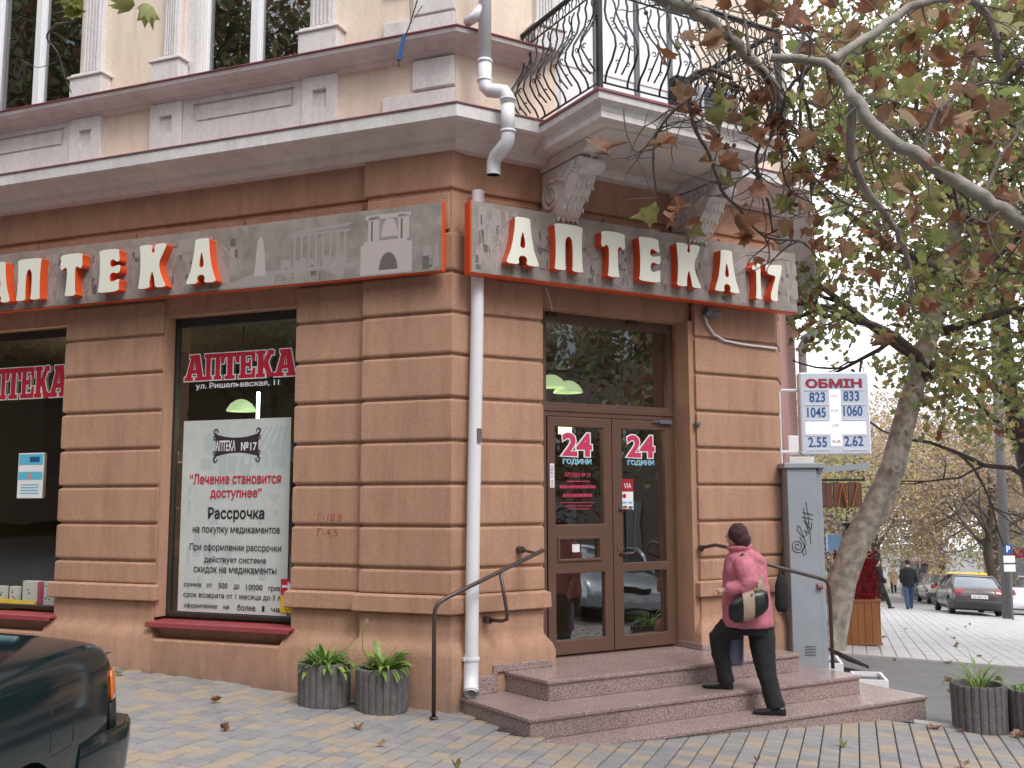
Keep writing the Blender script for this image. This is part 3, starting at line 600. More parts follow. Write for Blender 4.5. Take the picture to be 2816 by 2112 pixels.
# ---- balcony above the entrance
bal = MB()
S0, S1b, BO = .70, 2.98, 1.40
P_bal = [W2p(S0, 0), W2p(S0, BO), W2p(S1b, BO), W2p(S1b, 0)]
P_bal = [W2p(S0 + .12, .0), W2p(S0 + .12, BO - .12), W2p(S1b - .12, BO - .12), W2p(S1b - .12, 0)]
bal_o = MB().box(S0 + .08, S1b - .08, -(BO - .08), 0, 5.0, 5.16).build('balcony', 'cornice', bld, F2)
sweep(P_bal, [(-.05, 4.995), (.0, 5.0), (.01, 5.04), (.045, 5.06), (.055, 5.10), (.10, 5.125), (.115, 5.135), (.12, 5.20), (.0, 5.205)], 'slab_moulding', 'trim', bal_o)
sweep(P_bal, [(.115, 5.195), (.135, 5.20), (.135, 5.222), (.0, 5.24), (-1.1, 5.24)], 'flashing', 'flash', bal_o)
MB().box(S0 + .2, S1b - .2, -(BO - .2), 0, 5.2, 5.235).build('balcony_floor', 'cornice', bal_o, F2)
sweep([W2p(S0 + .30, .4), W2p(S0 + .30, BO - .30), W2p(S1b - .30, BO - .30), W2p(S1b - .30, .4)], [(-.04, 4.996), (-.02, 4.985), (.02, 4.985), (.04, 4.996)], 'soffit_moulding', 'cornice', bal_o)
# scroll consoles
def spiral(cx, cz, r0, r1, turns, a0, y, n=26):
    return [(y, 0, 0)] and [(cx + (r0 + (r1 - r0) * i / n) * math.cos(a0 + turns * 2 * math.pi * i / n), y, cz + (r0 + (r1 - r0) * i / n) * math.sin(a0 + turns * 2 * math.pi * i / n)) for i in range(n + 1)]
for cs in (.95, 2.61):
    # block under slab; side profile lies in (outward, height)
    fr = F2 @ Matrix.Translation((cs, 0, 0)) @ Matrix.Rotation(R(-90), 4, 'Z')   # local x = outward, local y = along facade
    c = MB().plate([(0, 4.89), (.80, 4.89), (.86, 4.93), (.86, 5.0), (0, 5.0)], 0.0, .28).build('console', 'cornice', bld, fr, bevel=.01)
    prof = [(0, 4.875), (.66, 4.875), (.72, 4.85), (.745, 4.80), (.72, 4.745), (.66, 4.72), (.62, 4.73), (.58, 4.66), (.50, 4.56), (.40, 4.50), (.34, 4.40), (.22, 4.34), (.10, 4.31), (0, 4.30)]
    MB().plate(prof, .02, .26).build('scroll', 'cornice', c, fr, bevel=.012, seg=2)
    MB().box(0, .16, .05, .23, 4.22, 4.31).build('console_foot', 'cornice', c, fr, bevel=.015)
    for y in (.014, .266):
        MB().tube(spiral(.185, 4.60, .165, .02, 2.1, R(60), y), [.020, .010], 6, flat=1).build('volute', 'trim', c, fr, smooth=True)
        MB().tube(spiral(.63, 4.80, .062, .012, 1.6, R(200), y), [.012, .008], 6).build('volute', 'trim', c, fr, smooth=True)
        MB().tube([(.24, y, 4.765), (.34, y, 4.74), (.44, y, 4.70), (.54, y, 4.77), (.60, y, 4.85)], [.018, .022], 6).build('stem', 'trim', c, fr, smooth=True)
        for k in range(5): MB().tube([(.34 + .02 * k, y, 4.72 - .02 * k), (.30 + .055 * k, y, 4.82 + .006 * k)], [.010, .014], 5).build('leaf_rib', 'trim', c, fr, smooth=True)
    for yy, rr0 in ((-.088, .018), (-.045, .026), (0, .036), (.045, .026), (.088, .018)):
        mb = MB(); mb.tube([(.60, .14 + yy * 1.05, 4.70), (.53, .14 + yy * 1.1, 4.62), (.43, .14 + yy, 4.54), (.36, .14 + yy * .9, 4.45), (.28, .14 + yy * .8, 4.375), (.17, .14 + yy * .6, 4.33)], [rr0 * .7, rr0 * 1.1, rr0, rr0 * 1.15, rr0, rr0 * .6], 8)
        for q_ in ((.55, 4.65), (.45, 4.56), (.37, 4.47), (.27, 4.38)): mb.tube([(q_[0] - .02, .14 + yy * .9, q_[1]), (q_[0] + .03, .14 + yy * 1.25, q_[1] - .028), (q_[0] + .018, .14 + yy * 1.35, q_[1] - .055)], [.018, .016, .005], 6)
        mb.build('acanthus', 'cornice', c, fr, smooth=True)
    MB().tube([(.70, .005, 4.80), (.70, .275, 4.80)], .062, 14).build('roll', 'trim', c, fr, smooth=True)
# railing
rl = MB(); H0, H1 = 5.30, 6.30
rail = MB(); e = .045
cor = [(S0 + e, 0), (S0 + e, BO - e), (S1b - e, BO - e), (S1b - e, 0)]
def P3(s, o, h): return (s, -o, h)
rr = MB().tube([P3(*cor[0], H0), P3(*cor[1], H0), P3(*cor[2], H0), P3(*cor[3], H0)], .012, 4).build('railing', 'iron', bal_o, F2)
for h, r in ((6.30, .022), (6.155, .010), (6.27, .010)): MB().tube([P3(*cor[0], h), P3(*cor[1], h), P3(*cor[2], h), P3(*cor[3], h)], r, 6).build('rail', 'iron', rr, F2)
for c in (cor[1], cor[2]): MB().box(c[0] - .022, c[0] + .022, -c[1] - .022, -c[1] + .022, 5.22, 6.32).build('post', 'iron', rr, F2)
def side(pa, pb, n):
    d = Vector((pb[0] - pa[0], pb[1] - pa[1])); L_ = d.length; d /= L_; nrm = Vector((d.y, -d.x))
    if nrm.dot(Vector((pa[0] + pb[0], pa[1] + pb[1])) / 2 - Vector((1.84, .5))) < 0: nrm = -nrm
    def q(t, out, h): v = Vector(pa) + d * t + nrm * out; return P3(v.x, v.y, h)
    bel = [(0, 0), (.04, .0), (.10, .03), (.18, .11), (.28, .165), (.38, .15), (.48, .09), (.58, .03), (.68, .005), (.76, .02), (.82, .0), (.86, 0)]
    for i in range(n):
        t = (i + .5) * L_ / n
        if i % 3 != 1:
            sg = .0
            MB().tube([q(t + sg * math.sin(h * 7), o, H0 + h) for h, o in bel], .0105, 6).build('baluster', 'iron', rr, F2, smooth=True)
        else:
            mb = MB()
            for sg in (1, -1):
                mb.tube([q(t + sg * .045 * math.sin(h * 9), o, H0 + h) for h, o in bel[2:-1]], .0085, 5)
                for hh, rd in ((.30, .020), (.17, .018), (.52, .022), (.60, .018)):
                    oo = float(np.interp(hh, [b[0] for b in bel], [b[1] for b in bel]))
                    mb.tube([q(t + sg * (.04 + rd + rd * math.cos(a)), oo, H0 + hh + rd * math.sin(a)) for a in np.linspace(0, 5.2, 9)], .0055, 4)
            mb.ell(q(t, .14, H0 + .40), (.014, .014, .03), 6, 5); mb.build('ornament', 'iron', rr, F2, smooth=True)
    m = int(L_ / .105)
    for i in range(m):
        t = (i + .5) * L_ / m
        MB().tube([q(t + .04 * math.cos(a), 0, 6.21 + .052 * math.sin(a)) for a in np.linspace(0, 6.283, 13)], .0065, 4, caps=False).build('ring', 'iron', rr, F2, smooth=True)
side(cor[0], cor[1], 11); side(cor[1], cor[2], 18); side(cor[2], cor[3], 11)
# white glazed balcony doors; panes painted solid white in place of reflected sky
gd = MB().box(1.16, 3.06, .0, .06, 5.24, 8.32).build('balcony_door', 'whiteframe', bld, F2)
for x0, x1 in ((1.20, 1.62), (1.68, 2.16), (2.22, 2.62), (2.68, 3.02)): MB().box(x0, x1, -.012, .0, 5.32, 6.0).box(x0, x1, -.012, .0, 6.10, 8.2).build('door_panel', 'whiteframe', gd, F2, bevel=.006)
for x in (1.65, 2.19, 2.65): MB().box(x - .03, x + .03, -.03, 0, 5.25, 8.3).build('mullion', 'acgrey', gd, F2)
# ================================================================ SHOP SIGNS
def chaikin(p, n=2):
    for _ in range(n):
        q = []
        for i in range(len(p)):
            a, b = p[i], p[(i + 1) % len(p)]; q += [(a[0] * .78 + b[0] * .22, a[1] * .78 + b[1] * .22), (a[0] * .22 + b[0] * .78, a[1] * .22 + b[1] * .78)]
        p = q
    return p
NOUV = {
 'А': ([(0, 0), (3, 9), (15, 30), (24, 65), (27, 90), (27, 100), (73, 100), (73, 90), (76, 65), (85, 30), (97, 9), (100, 0), (60, 0), (64, 12), (57, 19), (43, 19), (36, 12), (40, 0)], [[(50, 73), (43, 50), (42, 38), (50, 34), (58, 38), (57, 50)]]),
 'П': ([(0, 0), (4, 10), (6, 50), (4, 88), (0, 100), (100, 100), (96, 88), (94, 50), (96, 10), (100, 0), (60, 0), (63, 12), (63, 60), (58, 71), (50, 75), (42, 71), (37, 60), (37, 12), (40, 0)], []),
 'Т': ([(24, 0), (30, 10), (33, 50), (32, 64), (24, 70), (8, 62), (0, 70), (4, 85), (0, 100), (100, 100), (96, 85), (100, 70), (92, 62), (76, 70), (68, 64), (67, 50), (70, 10), (76, 0)], []),
 'Е': ([(0, 0), (6, 12), (9, 50), (6, 88), (0, 100), (92, 100), (90, 86), (96, 72), (86, 68), (64, 77), (54, 72), (52, 62), (64, 57), (80, 60), (98, 62), (98, 44), (84, 42), (66, 46), (54, 40), (53, 28), (62, 22), (80, 26), (98, 30), (94, 14), (98, 0)], []),
 'К': ([(0, 0), (5, 12), (8, 50), (5, 88), (0, 100), (44, 100), (48, 92), (43, 84), (50, 78), (57, 84), (54, 92), (58, 100), (98, 100), (90, 84), (70, 56), (76, 34), (90, 12), (100, 0), (62, 0), (60, 10), (56, 26), (49, 40), (43, 26), (40, 10), (42, 0)], []),
 '1': ([(26, 0), (34, 10), (37, 50), (37, 74), (8, 74), (6, 82), (28, 88), (38, 100), (72, 100), (68, 50), (72, 10), (80, 0)], []),
 '7': ([(0, 100), (14, 94), (60, 98), (100, 100), (97, 84), (74, 44), (66, 14), (72, 0), (26, 0), (30, 22), (58, 60), (58, 68), (14, 70), (5, 80), (0, 74)], [])}
def sign_letter(ch, x0, x1, z0, z1, yf, th, par, fr):
    o, hs = NOUV[ch]; T = lambda P: [(x0 + (x1 - x0) * a / 100, z0 + (z1 - z0) * b / 100) for a, b in chaikin(P)]
    out, hh = T(o), [T(h) for h in hs]
    l = MB().plate(out, yf - th, yf, hh).build('sign_letter', 'orange', par, fr, fix=False)
    MB().plate(out, yf - th - .006, yf - th - .0005, hh).build('letter_face', 'ivory', l, fr, fix=False)
def signbox(name, label, fr, x0, x1, z0, z1, y0, y1, s):
    t = thing(name, label, 'sign', fr, ((x0 + x1) / 2, (y0 + y1) / 2, z0))
    MB().box(x0, x1, y0 + .006, y1, z0, z1).build('sign_box', 'orange', t, fr, bevel=.004)
    MB().box(x0 + .012, x1 - .012, y0, y0 + .005, z0 + .012, z1 - .004).build('sign_panel', 'signprint', t, fr)
    return t
sA = signbox('shop_sign', 'long grey pharmacy sign left of the building corner, colonnade print beside its raised letters', F1, -6.3, -.03, 3.735, 4.405, -.215, -.155, 0)
sB = signbox('shop_sign', 'grey pharmacy sign over the entrance doors, raised letters ending in 17', F2, .02, 4.22, 3.71, 4.405, -.275, -.15, 0)
for ch, a, b in (('А', -5.62, -5.27), ('П', -5.18, -4.83), ('Т', -4.56, -4.25), ('Е', -4.03, -3.73), ('К', -3.49, -3.12), ('А', -2.87, -2.50)):
    sign_letter(ch, a, b, 3.815, 4.28, -.216, .105, sA, F1)
for ch, a, b in (('А', .34, .70), ('П', .87, 1.21), ('Т', 1.42, 1.72), ('Е', 1.88, 2.17), ('К', 2.37, 2.71), ('А', 2.89, 3.24)):
    sign_letter(ch, a, b, 3.82, 4.28, -.276, .105, sB, F2)
sign_letter('1', 3.42, 3.61, 3.79, 4.22, -.276, .105, sB, F2); sign_letter('7', 3.63, 3.88, 3.79, 4.21, -.276, .105, sB, F2)
# printed townscape on the signs: columns, pediment, arch, statue, house fronts (flat print)
def printed(fr, y, par, polys, mtn): 
    mb = MB()
    for p in polys: mb.plate(p, y, None)
    mb.build('print', mtn, par, fr, fix=False, kind='stuff')
def rect(a, b, c, d): return [(a, c), (b, c), (b, d), (a, d)]
zb = 3.80
printed(F1, -.2160, sA, [rect(-2.02, -.96, 3.86, 3.90), [(-1.72, 4.24), (-1.05, 4.27), (-.99, 4.31), (-1.66, 4.27)]] + [rect(-1.66 + k * .082, -1.635 + k * .082, 3.90, 4.22) for k in range(8)] + [rect(-1.72, -1.02, 4.22, 4.245)], 'printmid')
printed(F1, -.2162, sA, [rect(-.90, -.35, 3.76, 4.06), rect(-.86, -.40, 4.06, 4.09), rect(-.82, -.70, 4.09, 4.33), rect(-.50, -.38, 4.09, 4.33), rect(-.85, -.36, 4.30, 4.345), [( -.68 + .09 * (1 - math.cos(a)) , 4.12 + .19 * math.sin(a)) for a in np.linspace(0, math.pi, 12)], [(-2.12, 3.86), (-1.98, 3.86), (-2.00, 4.10), (-2.02, 4.22), (-2.05, 4.27), (-2.09, 4.22), (-2.10, 4.08)]], 'printlight')
printed(F1, -.2164, sA, [[(-.70 + .10 * (1 - math.cos(a)), 3.80 + .17 * math.sin(a)) for a in np.linspace(0, math.pi, 12)], rect(-.79, -.77, 4.09, 4.29), rect(-.47, -.45, 4.09, 4.29)], 'printdark')
printed(F1, -.2158, sA, [[(-2.75, 3.76), (-1.9, 3.76), (-1.85, 3.86), (-2.1, 3.90), (-2.45, 3.80)]], 'printmid')
def crowd(fr, y, par, x0, x1, z0, z1, n, seed):
    rnd = random.Random(seed); A, B_, C = [], [], []
    for k in range(n):
        x = rnd.uniform(x0, x1); w = rnd.uniform(.02, .10); z = rnd.uniform(z0, z1 - .1); h = rnd.uniform(.03, .22); h = min(h, z1 - z)
        r = rnd.random()
        if r < .45: A.append([(x, z), (x + w, z), (x + w * .9, z + h), (x + w * .5, z + h * 1.1 if z + h * 1.1 < z1 else z + h), (x, z + h)])
        elif r < .8: x2 = x + rnd.uniform(-.3, .3); z2 = rnd.uniform(z0, z1); x2 = min(max(x2, x0), x1); B_.append([(x, z), (x + .006, z), (x2 + .006, z2), (x2, z2)])
        else: C.append(rect(x, x + w * .7, z, z + h * .6))
    for L_, m, d in ((A, 'printmid', .0004), (B_, 'printlight', .0008), (C, 'printdark', .0006)):
        mb = MB()
        for i, p in enumerate(L_): mb.plate(p, y - d - i * .00001, None)
        if L_: mb.build('print', m, par, fr, fix=False, kind='stuff')
crowd(F1, -.2155, sA, -6.2, -2.3, 3.76, 4.33, 330, 1); crowd(F2, -.2755, sB, .06, .60, 3.74, 4.36, 80, 2); crowd(F2, -.2755, sB, .4, 4.15, 3.74, 4.30, 380, 3); crowd(F1, -.2152, sA, -1.9, -.1, 3.76, 4.0, 60, 4)

# ================================================================ WINDOW GRAPHICS
SLAB = {
 'А': ([(0, 0), (0, 14), (8, 14), (31, 86), (24, 86), (24, 100), (72, 100), (92, 14), (100, 14), (100, 0), (54, 0), (54, 14), (63, 14), (60, 28), (38, 28), (34, 14), (43, 14), (43, 0)], [[(43, 43), (57, 43), (50, 76)]]),
 'П': ([(0, 0), (0, 14), (9, 14), (9, 86), (0, 86), (0, 100), (100, 100), (100, 86), (91, 86), (91, 14), (100, 14), (100, 0), (56, 0), (56, 14), (64, 14), (64, 83), (36, 83), (36, 14), (44, 14), (44, 0)], []),
 'Т': ([(22, 0), (22, 14), (35, 14), (35, 84), (24, 84), (16, 60), (0, 60), (0, 100), (100, 100), (100, 60), (84, 60), (76, 84), (65, 84), (65, 14), (78, 14), (78, 0)], []),
 'Е': ([(0, 0), (0, 14), (10, 14), (10, 86), (0, 86), (0, 100), (94, 100), (94, 64), (78, 64), (70, 85), (40, 85), (40, 59), (58, 59), (58, 70), (70, 70), (70, 32), (58, 32), (58, 44), (40, 44), (40, 15), (74, 15), (82, 38), (98, 38), (95, 0)], []),
 'К': ([(0, 0), (0, 14), (10, 14), (10, 86), (0, 86), (0, 100), (48, 100), (48, 86), (39, 86), (39, 60), (58, 88), (64, 100), (84, 102), (94, 96), (92, 82), (80, 84), (64, 56), (84, 14), (100, 14), (100, 0), (62, 0), (46, 34), (39, 36), (39, 14), (48, 14), (48, 0)], [])}
def slabword(word, xs, z0, z1, y, par, fr, d=.011):
    for ch, (a, b) in zip(word, xs):
        o, hs = SLAB[ch]; T = lambda P: [(a + (b - a) * u / 100, z0 + (z1 - z0) * v / 100) for u, v in P]
        MB().plate(T(o), y, None, [T(h) for h in hs]).build('letter', 'red', par, fr, fix=False)
        MB().plate(grow(T(o), d), y + .002, None).build('letter_outline', 'white', par, fr, fix=False)
        if hs: MB().plate(grow(T(hs[0]), -d * .7), y + .001, None).build('letter_hole', 'framedark', par, fr, fix=False)
wd = [(-3.285, -3.02), (-3.025, -2.805), (-2.815, -2.58), (-2.585, -2.37), (-2.37, -2.135), (-2.145, -1.87)]
slabword('АПТЕКА', wd, 2.895, 3.175, .205, sw1, F1)
slabword('АПТЕКА', [(a - 3.04, b - 3.04) for a, b in wd], 2.80, 3.16, .205, sw2, F1)
text('ул. Ришельевская, 11', -3.13, -2.08, 2.79, 2.865, .205, 'white', sw1, F1, off=.012)
# poster
ps = MB().plate(rect(-3.275, -1.93, .47, 2.465), .212, .215).build('poster', 'poster', sw1, F1)
PY = .209
rnd = random.Random(5); mb = MB()
for k in range(46):
    x = rnd.uniform(-3.2, -2.1); z = rnd.uniform(.6, 2.2); mb.plate(rect(x, x + rnd.uniform(.01, .12), z, z + rnd.uniform(.02, .22)), .2118 - k * .00001, None)
for k in range(5): mb.plate([(-2.45 + .1 * k, 2.1), (-2.42 + .1 * k, 2.1), (-2.2 + .06 * k, 2.38), (-2.23 + .06 * k, 2.38)], .2112, None)
for k in range(7): mb.plate(rect(-2.62 + k * .095, -2.58 + k * .095, 1.95, 2.08), .2110, None)
mb.build('print', 'postershade', ps, F1, fix=False)
cx, cz = -2.585, 2.195; hw, hh = .285, .125; pts = []
for k in range(13): t = k / 12 * 2 - 1; pts.append((cx + hw * t, cz + hh * (.62 + .38 * t * t) + 0))
for k in range(1, 12): t = 1 - k / 12 * 2; pts.append((cx + hw * (.93 + .07 * t * t), cz + hh * t))
for k in range(13): t = 1 - k / 12 * 2; pts.append((cx + hw * t, cz - hh * (.62 + .38 * t * t)))
for k in range(1, 12): t = k / 12 * 2 - 1; pts.append((cx - hw * (.93 + .07 * t * t), cz + hh * t))
MB().plate(pts, PY, None).build('plaque', 'posterplum', ps, F1, fix=False)
mb = MB()
for sx in (1, -1):
    for sz in (1, -1):
        bx_, bz = cx + sx * hw * .93, cz + sz * hh * .98
        mb.tube([(bx_ + .024 * math.cos(a) * sx, PY - .001, bz + sz * (.024 + .026 * math.sin(a))) for a in np.linspace(-1.7, 3.6, 12)], [.009, .005], 4)
        mb.tube([(bx_ + sx * .012 + .016 * math.cos(a) * sx, PY - .001, bz - sz * (.045 + .018 * math.sin(a))) for a in np.linspace(-2.4, 2.6, 10)], .005, 4)
mb.build('flourish', 'posterplum', ps, F1, fix=False)
def ptext(t, a, b, c, d, m='black', off=.0, **k): text(t, a, b, c, d, PY - .002, m, ps, F1, off=off, **k)
ptext('АПТЕКА', -2.85, -2.60, 2.135, 2.245, 'white', .02); ptext('№17', -2.53, -2.335, 2.135, 2.225, 'white', .02)
ptext('“Лечение становится', -3.17, -2.03, 1.79, 1.90, 'red', .022); ptext('доступнее”', -2.90, -2.26, 1.625, 1.745, 'red', .022)
ptext('Рассрочка', -2.92, -2.22, 1.40, 1.55, 'black', .022)
ptext('на покупку медикаментов', -3.11, -2.03, 1.265, 1.345, 'black', .010)
ptext('При оформлении рассрочки', -3.14, -2.01, 1.085, 1.175, 'black', .010); ptext('действует система', -2.95, -2.19, .965, 1.045, 'black', .010); ptext('скидок на медикаменты', -3.08, -2.06, .86, .935, 'black', .010)
ptext('сумма', -3.20, -2.98, .715, .765, 'black', .010); ptext('от', -2.91, -2.84, .725, .765, 'black', .010); ptext('500', -2.76, -2.65, .72, .775, 'black', .010); ptext('до', -2.57, -2.50, .71, .765, 'black', .010); ptext('10000', -2.42, -2.22, .715, .77, 'black', .010); ptext('грив', -2.15, -2.01, .70, .755, 'black', .010)
ptext('срок возврата от 1 месяца до 3 л', -3.20, -2.005, .605, .67, 'black', .008)
ptext('оформление', -3.19, -2.77, .50, .56, 'black', .010); ptext('не', -2.69, -2.62, .51, .55, 'black', .010); ptext('более', -2.52, -2.30, .505, .565, 'black', .010); ptext('1', -2.22, -2.19, .505, .56, 'black', .010); ptext('ча', -2.11, -2.01, .505, .545, 'black', .010)
k_ = MB().plate(rect(-1.995, -1.935, .685, .835), .204, None); k_ = MB().plate(rect(-2.0, -1.845, .685, .835), .2035, None).build('arrow_sticker', 'red', sw1, F1)
MB().plate([(-1.985, .75), (-1.92, .75), (-1.92, .71), (-1.86, .762), (-1.92, .815), (-1.92, .775), (-1.985, .775)], .2025, None).build('arrow', 'white', k_, F1)
k_ = MB().plate(rect(-2.0, -1.845, .505, .672), .2035, None).build('wheelchair_sticker', 'yellow', sw1, F1)
mb = MB(); mb.lathe([(0, 0), (.011, 0)], n=10); w_ = MB()
w_.tube([(-1.92 + .028 * math.cos(a), .2025, .558 + .028 * math.sin(a)) for a in np.linspace(-3.6, 1.2, 14)], .003, 4)
w_.tube([(-1.93, .2025, .625), (-1.933, .2025, .585), (-1.903, .2025, .58), (-1.885, .2025, .548)], .006, 4); w_.ell((-1.93, .2025, .642), (.009, .002, .009), 8, 5); w_.tube([(-1.933, .2025, .605), (-1.907, .2025, .602)], .004, 4)
w_.build('wheelchair_mark', 'black', k_, F1)
ob = MB().plate(rect(-5.59, -5.21, 1.65, 2.165), .205, .208).build('notice', 'white', sw2, F1)
MB().plate(rect(-5.58, -5.22, 2.03, 2.15), .203, None).build('notice_print', 'cyan', ob, F1); MB().plate(rect(-5.58, -5.22, 1.86, 1.95), .203, None).build('notice_print', 'cyan', ob, F1); MB().plate(rect(-5.42, -5.27, 2.06, 2.12), .202, None).build('notice_print', 'navy', ob, F1)
for k in range(4): MB().plate(rect(-5.54, -5.27, 1.70 + k * .032, 1.712 + k * .032), .203, None).build('notice_print', 'cyan', ob, F1)
MB().plate([(-5.45, 1.87), (-5.38, 1.87), (-5.39, 1.93), (-5.43, 1.94)], .2022, None).build('notice_print', 'skin', ob, F1)
# goods shown in the far left window
def gift(x, z, w, h, m, label, y=.42):
    b = MB().box(x, x + w, y, y + .07, z, z + h).build('gift_box', m, None, F1, bevel=.003, label=label, cat='box')
    for k in range(5): MB().lathe([(0, 0), (.012, 0)], n=8).build('dot', ['darkred', 'cyan', 'greenstripe'][k % 3], b, F1 @ Matrix.Translation((x + random.uniform(.02, w - .02), y - .001, z + random.uniform(.03, h - .02))) @ Matrix.Rotation(R(90), 4, 'X'), center=False)
gift(-5.66, .41, .27, .29, 'white', 'tallest white dotted gift box in the far left shop window'); gift(-5.34, .41, .2, .29, 'white', 'white dotted gift box against the right edge of the far left window'); gift(-5.86, .43, .11, .2, 'white', 'small white carton left of the tall dotted gift box'); gift(-6.06, .43, .11, .2, 'white', 'small white carton at the left frame edge behind the far left window')
MB().box(-5.40, -5.355, .38, .46, .41, .70).build('pink_bag', 'crimson', None, F1, bevel=.01, label='narrow pink gift bag between two white dotted boxes', cat='bag')
mb = MB(); mb.add([(-6.2, .27, .405), (-5.3, .27, .405), (-5.45, .42, .47), (-6.2, .42, .50)], [(0, 1, 2, 3)]); mb.add([(-6.2, .265, .40), (-5.62, .265, .40), (-5.70, .30, .46), (-6.2, .30, .47)], [(0, 1, 2, 3)]); mb.build('yellow_cloth', 'yellow', None, F1, label='yellow cloth spread on the shelf of the far left window', cat='cloth')
mb = MB(); mb.box(-5.5, -5.0, 1.2, 1.3, .4, 1.7); mb.ell((-5.25, 1.2, 1.75), (.12, .1, .16)); mb.build('display_figure', 'wooddark', None, F1, label='dark display figure standing inside the far left window', cat='figure')
# pencilled gas marks on the wall
for t, z in (('Г-10.8', 1.42), ('Г-4.5', 1.275)): text(t, -1.46, -1.46 + .045 * len(t), z, z + .075, -.0015, 'darkred', bld, F1, off=-.012, skew=.1, name='wall_mark')

# ================================================================ DOWNPIPES
dp = thing('downpipe', 'white plastic downpipe running down the building corner past both cornices', 'drainpipe', F2, (.12, -.12, -.2))
r = .062
MB().tube([(.125, -.36, 8.5), (.125, -.36, 5.74)], r, 20).build('pipe', 'pvc', dp, F2, smooth=True)
MB().tube([(.125, -.36, 5.76), (.125, -.36, 5.56), (.128, -.37, 5.49), (.15, -.40, 5.45), (.20, -.46, 5.43), (.245, -.52, 5.41), (.265, -.54, 5.36), (.27, -.545, 5.28)], r + .004, 20).build('elbow', 'pvc', dp, F2, smooth=True)
MB().tube([(.27, -.545, 5.32), (.27, -.545, 4.98)], r + .002, 20).build('pipe', 'pvc', dp, F2, smooth=True)
MB().tube([(.27, -.545, 5.0), (.268, -.54, 4.93), (.25, -.47, 4.87), (.235, -.38, 4.83), (.23, -.34, 4.78), (.23, -.335, 4.66)], r + .004, 20, caps=False).build('elbow', 'pvc', dp, F2, smooth=True)
for z, x, y in ((5.33, .27, -.545), (5.02, .27, -.545), (5.74, .125, -.36), (5.555, .125, -.36)): MB().lathe([(r + .004, -.014), (r + .013, -.010), (r + .013, .010), (r + .004, .014)], n=20).build('collar', 'pvc', dp, F2 @ Matrix.Translation((x, y, z)), center=False, smooth=True)
MB().lathe([(r + .0, 0), (r * .9, .06), (.0, .065)], n=20).build('pipe_mouth', 'framedark', dp, F2 @ Matrix.Translation((.23, -.335, 4.665)), center=False)
MB().tube([(.01, -.22, 6.17), (.03, -.33, 6.17), (.125, -.36, 6.30)], .05, 12).build('branch_elbow', 'pvc', dp, F2, smooth=True)
d2 = thing('downpipe', 'long straight white downpipe beside the entrance steps ending in an open elbow', 'drainpipe', F2, (.12, -.1, -.2))
MB().tube([(.205, -.078, 4.57), (.195, -.078, 3.2), (.150, -.10, 1.6), (.112, -.135, .20)], r, 20, caps=False).build('pipe', 'pvc', d2, F2, smooth=True)
MB().tube([(.112, -.135, .24), (.108, -.137, .12), (.100, -.15, .04), (.08, -.19, -.03), (.055, -.235, -.075)], r + .006, 20, caps=False).build('elbow', 'pvc', d2, F2, smooth=True)
MB().tube([(.078, -.193, -.035), (.0485, -.245, -.085)], r - .004, 20, caps=False).build('elbow_lining', 'pvc', d2, F2, smooth=True)
MB().lathe([(r + .002, -.015), (r + .016, -.012), (r + .016, .012), (r + .002, .015)], n=20).build('collar', 'pvc', d2, F2 @ Matrix.Translation((.112, -.135, .20)), center=False)
MB().box(.03, .05, -.15, -.10, .185, .215).build('bracket', 'pvc', d2, F2)
MB().box(.155, .20, -.168, -.158, 2.15, 2.28).build('paper_scrap', 'concrete', d2, F2)
d3 = thing('downpipe', 'grey white downpipe with an elbow on the side street wall past the right building corner', 'drainpipe', F3, (2.6, -.1, 0))
MB().tube([(6.4, -.5, 5.0), (6.4, -.5, 4.75), (6.4, -.42, 4.55), (6.4, -.2, 4.45), (6.4, -.12, 4.3), (6.4, -.12, 1.2)], .07, 12).build('pipe', 'pvc', d3, F3, smooth=True)
# dangling cable end with blue tape
cb = thing('dangling_cable', 'dark cable end with blue tape hanging in front of the upper wall', 'cable', F1, (-.1, -.8, 5.5))
MB().tube([(.05, -.7, 8.0), (.06, -.75, 6.6), (-.02, -.8, 6.1), (-.10, -.8, 5.86), (-.16, -.8, 5.74)], .006, 5).build('cable', 'black', cb, F1)
MB().tube([(-.15, -.8, 5.79), (-.20, -.8, 5.56)], [.018, .022, ][:2], 8).build('tape', 'navy', cb, F1); MB().tube([(-.20, -.8, 5.57), (-.19, -.8, 5.50)], .013, 6).build('plug', 'framedark', cb, F1); MB().tube([(.02, -.78, 6.05), (-.10, -.77, 5.9), (-.10, -.8, 6.2)], .004, 4).build('cable', 'black', cb, F1)
# conduit and lamp fitting above the right pier
cn = thing('conduit', 'white flexible conduit drooping from a small lamp fitting under the entrance sign', 'cable', F2, (3.2, -.02, 3.4))
MB().tube([(3.03, -.05, 3.62), (3.08, -.04, 3.52), (3.18, -.03, 3.42), (3.35, -.02, 3.365), (3.6, -.02, 3.345), (4.13, -.02, 3.335)], .013, 8).build('conduit', 'pvc', cn, F2, smooth=True)
MB().tube([(3.0, -.09, 3.66), (3.06, -.09, 3.64)], .055, 12).tube([(3.05, -.1, 3.64), (3.16, -.14, 3.62)], [.03, .045], 10).build('lamp_head', 'acgrey', cn, F2)
# exterior thin wire at door
MB().tube([(1.0, -.02, 3.72), (1.06, .0, 3.62), (1.10, .02, 3.50)], .003, 4).build('wire', 'whiteframe', bld, F2)

